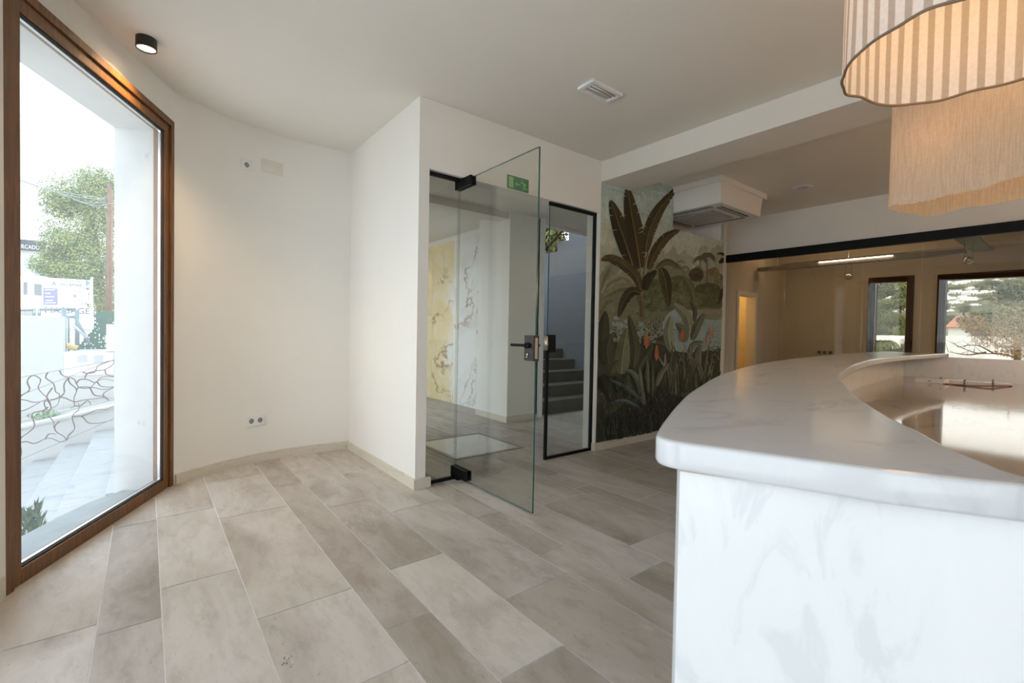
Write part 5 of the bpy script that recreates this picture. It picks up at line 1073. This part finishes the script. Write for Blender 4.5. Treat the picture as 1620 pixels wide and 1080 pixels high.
# bare autumn tree close to the wide window
bt = thing('bare_tree', onX(1600, 600, 15), 'nearly bare tree with tan leaves across the wide far window', 'tree'); rn = random.Random(44); lv_ = MB()
def branch(p, d, l, r_, lvl, parent):
    P_ = [p]; dd = d.copy()
    for i in range(5): dd = (dd+Vector((rn.uniform(-.25, .25), rn.uniform(-.25, .25), rn.uniform(-.15, .2)))).normalized(); P_.append(P_[-1]+dd*l/5)
    bmesh_.tube(P_, [r_*(1-.5*i/5) for i in range(6)], 5)
    if lvl < 4:
        for i in range(3 if lvl else 5):
            q = P_[rn.randint(2, 5)]; nd = (dd+Vector((rn.uniform(-.9, .9), rn.uniform(-1.0, 1.0), rn.uniform(-.5, .6)))).normalized(); branch(q, nd, l*rn.uniform(.55, .8), r_*.55, lvl+1, parent)
    if lvl >= 2:
        for q in P_[2:]:
            for _k in range(6):
                o_ = Vector((rn.uniform(-.16, .16), rn.uniform(-.16, .16), rn.uniform(-.16, .1))); s_ = rn.uniform(.022, .045); u_ = Vector((rn.uniform(-1, 1), rn.uniform(-1, 1), rn.uniform(-1, 1))).normalized(); w__ = u_.cross(Vector((0, 0, 1))).normalized()
                lv_.add([q+o_-u_*s_, q+o_+w__*s_*.5, q+o_+u_*s_, q+o_-w__*s_*.5], [(0, 1, 2, 3)], 0, rn.choice([lin((170, 130, 88)), lin((150, 112, 76)), lin((140, 130, 84)), lin((188, 150, 108))]))
bmesh_ = MB(); c0 = onX(1612, 575, 15)
for pp in ([(1645, 578), (1590, 561), (1540, 557), (1498, 538)], [(1628, 578), (1600, 542), (1572, 522), (1546, 502)], [(1632, 575), (1612, 522), (1602, 478)], [(1604, 548), (1580, 547), (1556, 528)], [(1572, 559), (1545, 546), (1516, 549)], [(1560, 557), (1530, 561), (1500, 556)], [(1590, 535), (1585, 505), (1570, 490)]):
    P_ = spline([onX(q[0], q[1], 15+.1*i) for i, q in enumerate(pp)], 6); bmesh_.tube(P_, [.022-.017*i/(len(P_)-1) for i in range(len(P_))], 5)
    for q in P_[4::2]: bmesh_.tube([q, q+Vector((rn.uniform(-.2, .2), rn.uniform(-.25, .25), rn.uniform(.05, .35)))], [.006, .002], 4)
TAN = [lin((176, 138, 96)), lin((158, 120, 82)), lin((150, 140, 92)), lin((190, 154, 112)), lin((132, 122, 80))]
def tbx(px, py, X, rpx, rpy): c_ = onX(px, py, X); s_ = (c_-EYE).dot(_f2)/F; return (c_.x, c_.y, c_.z, .5, rpx*s_, rpy*s_, 1)
leaf_cloud(lv_, [tbx(1598, 520, 15, 34, 34), tbx(1565, 530, 15, 26, 22), tbx(1605, 550, 15, 30, 18), tbx(1540, 512, 15, 20, 14)], 1000, .023, TAN, rn)
bmesh_.build('branches', 'bark', bt); lv_.build('leaves', 'leaf', bt)

# ------------------------------------------------------------------ light
wd = bpy.data.worlds.new('sky'); S.world = wd; wd.use_nodes = True; nt_ = wd.node_tree; nt_.nodes.clear()
out = nt_.nodes.new('ShaderNodeOutputWorld'); bg = nt_.nodes.new('ShaderNodeBackground'); tc = nt_.nodes.new('ShaderNodeTexCoord'); sx = nt_.nodes.new('ShaderNodeSeparateXYZ'); rp_ = nt_.nodes.new('ShaderNodeValToRGB')
nt_.links.new(tc.outputs['Generated'], sx.inputs[0]); nt_.links.new(sx.outputs[2], rp_.inputs[0]); nt_.links.new(rp_.outputs[0], bg.inputs[0]); nt_.links.new(bg.outputs[0], out.inputs[0])
rp_.color_ramp.elements[0].position = 0; rp_.color_ramp.elements[0].color = (.89, .96, 1.03, 1); rp_.color_ramp.elements[1].position = .6; rp_.color_ramp.elements[1].color = (.73, .87, 1.03, 1)
bg.inputs[1].default_value = 2.2
sun = bpy.data.lights.new('sun', 'SUN'); sun.energy = 2.2; sun.angle = .01; sun.color = (1, .93, .82); so = bpy.data.objects.new('sun', sun); COL.objects.link(so)
so.rotation_euler = Vector((.10, -.80, .60)).to_track_quat('Z', 'Y').to_euler(); so.location = (0, -10, 12)
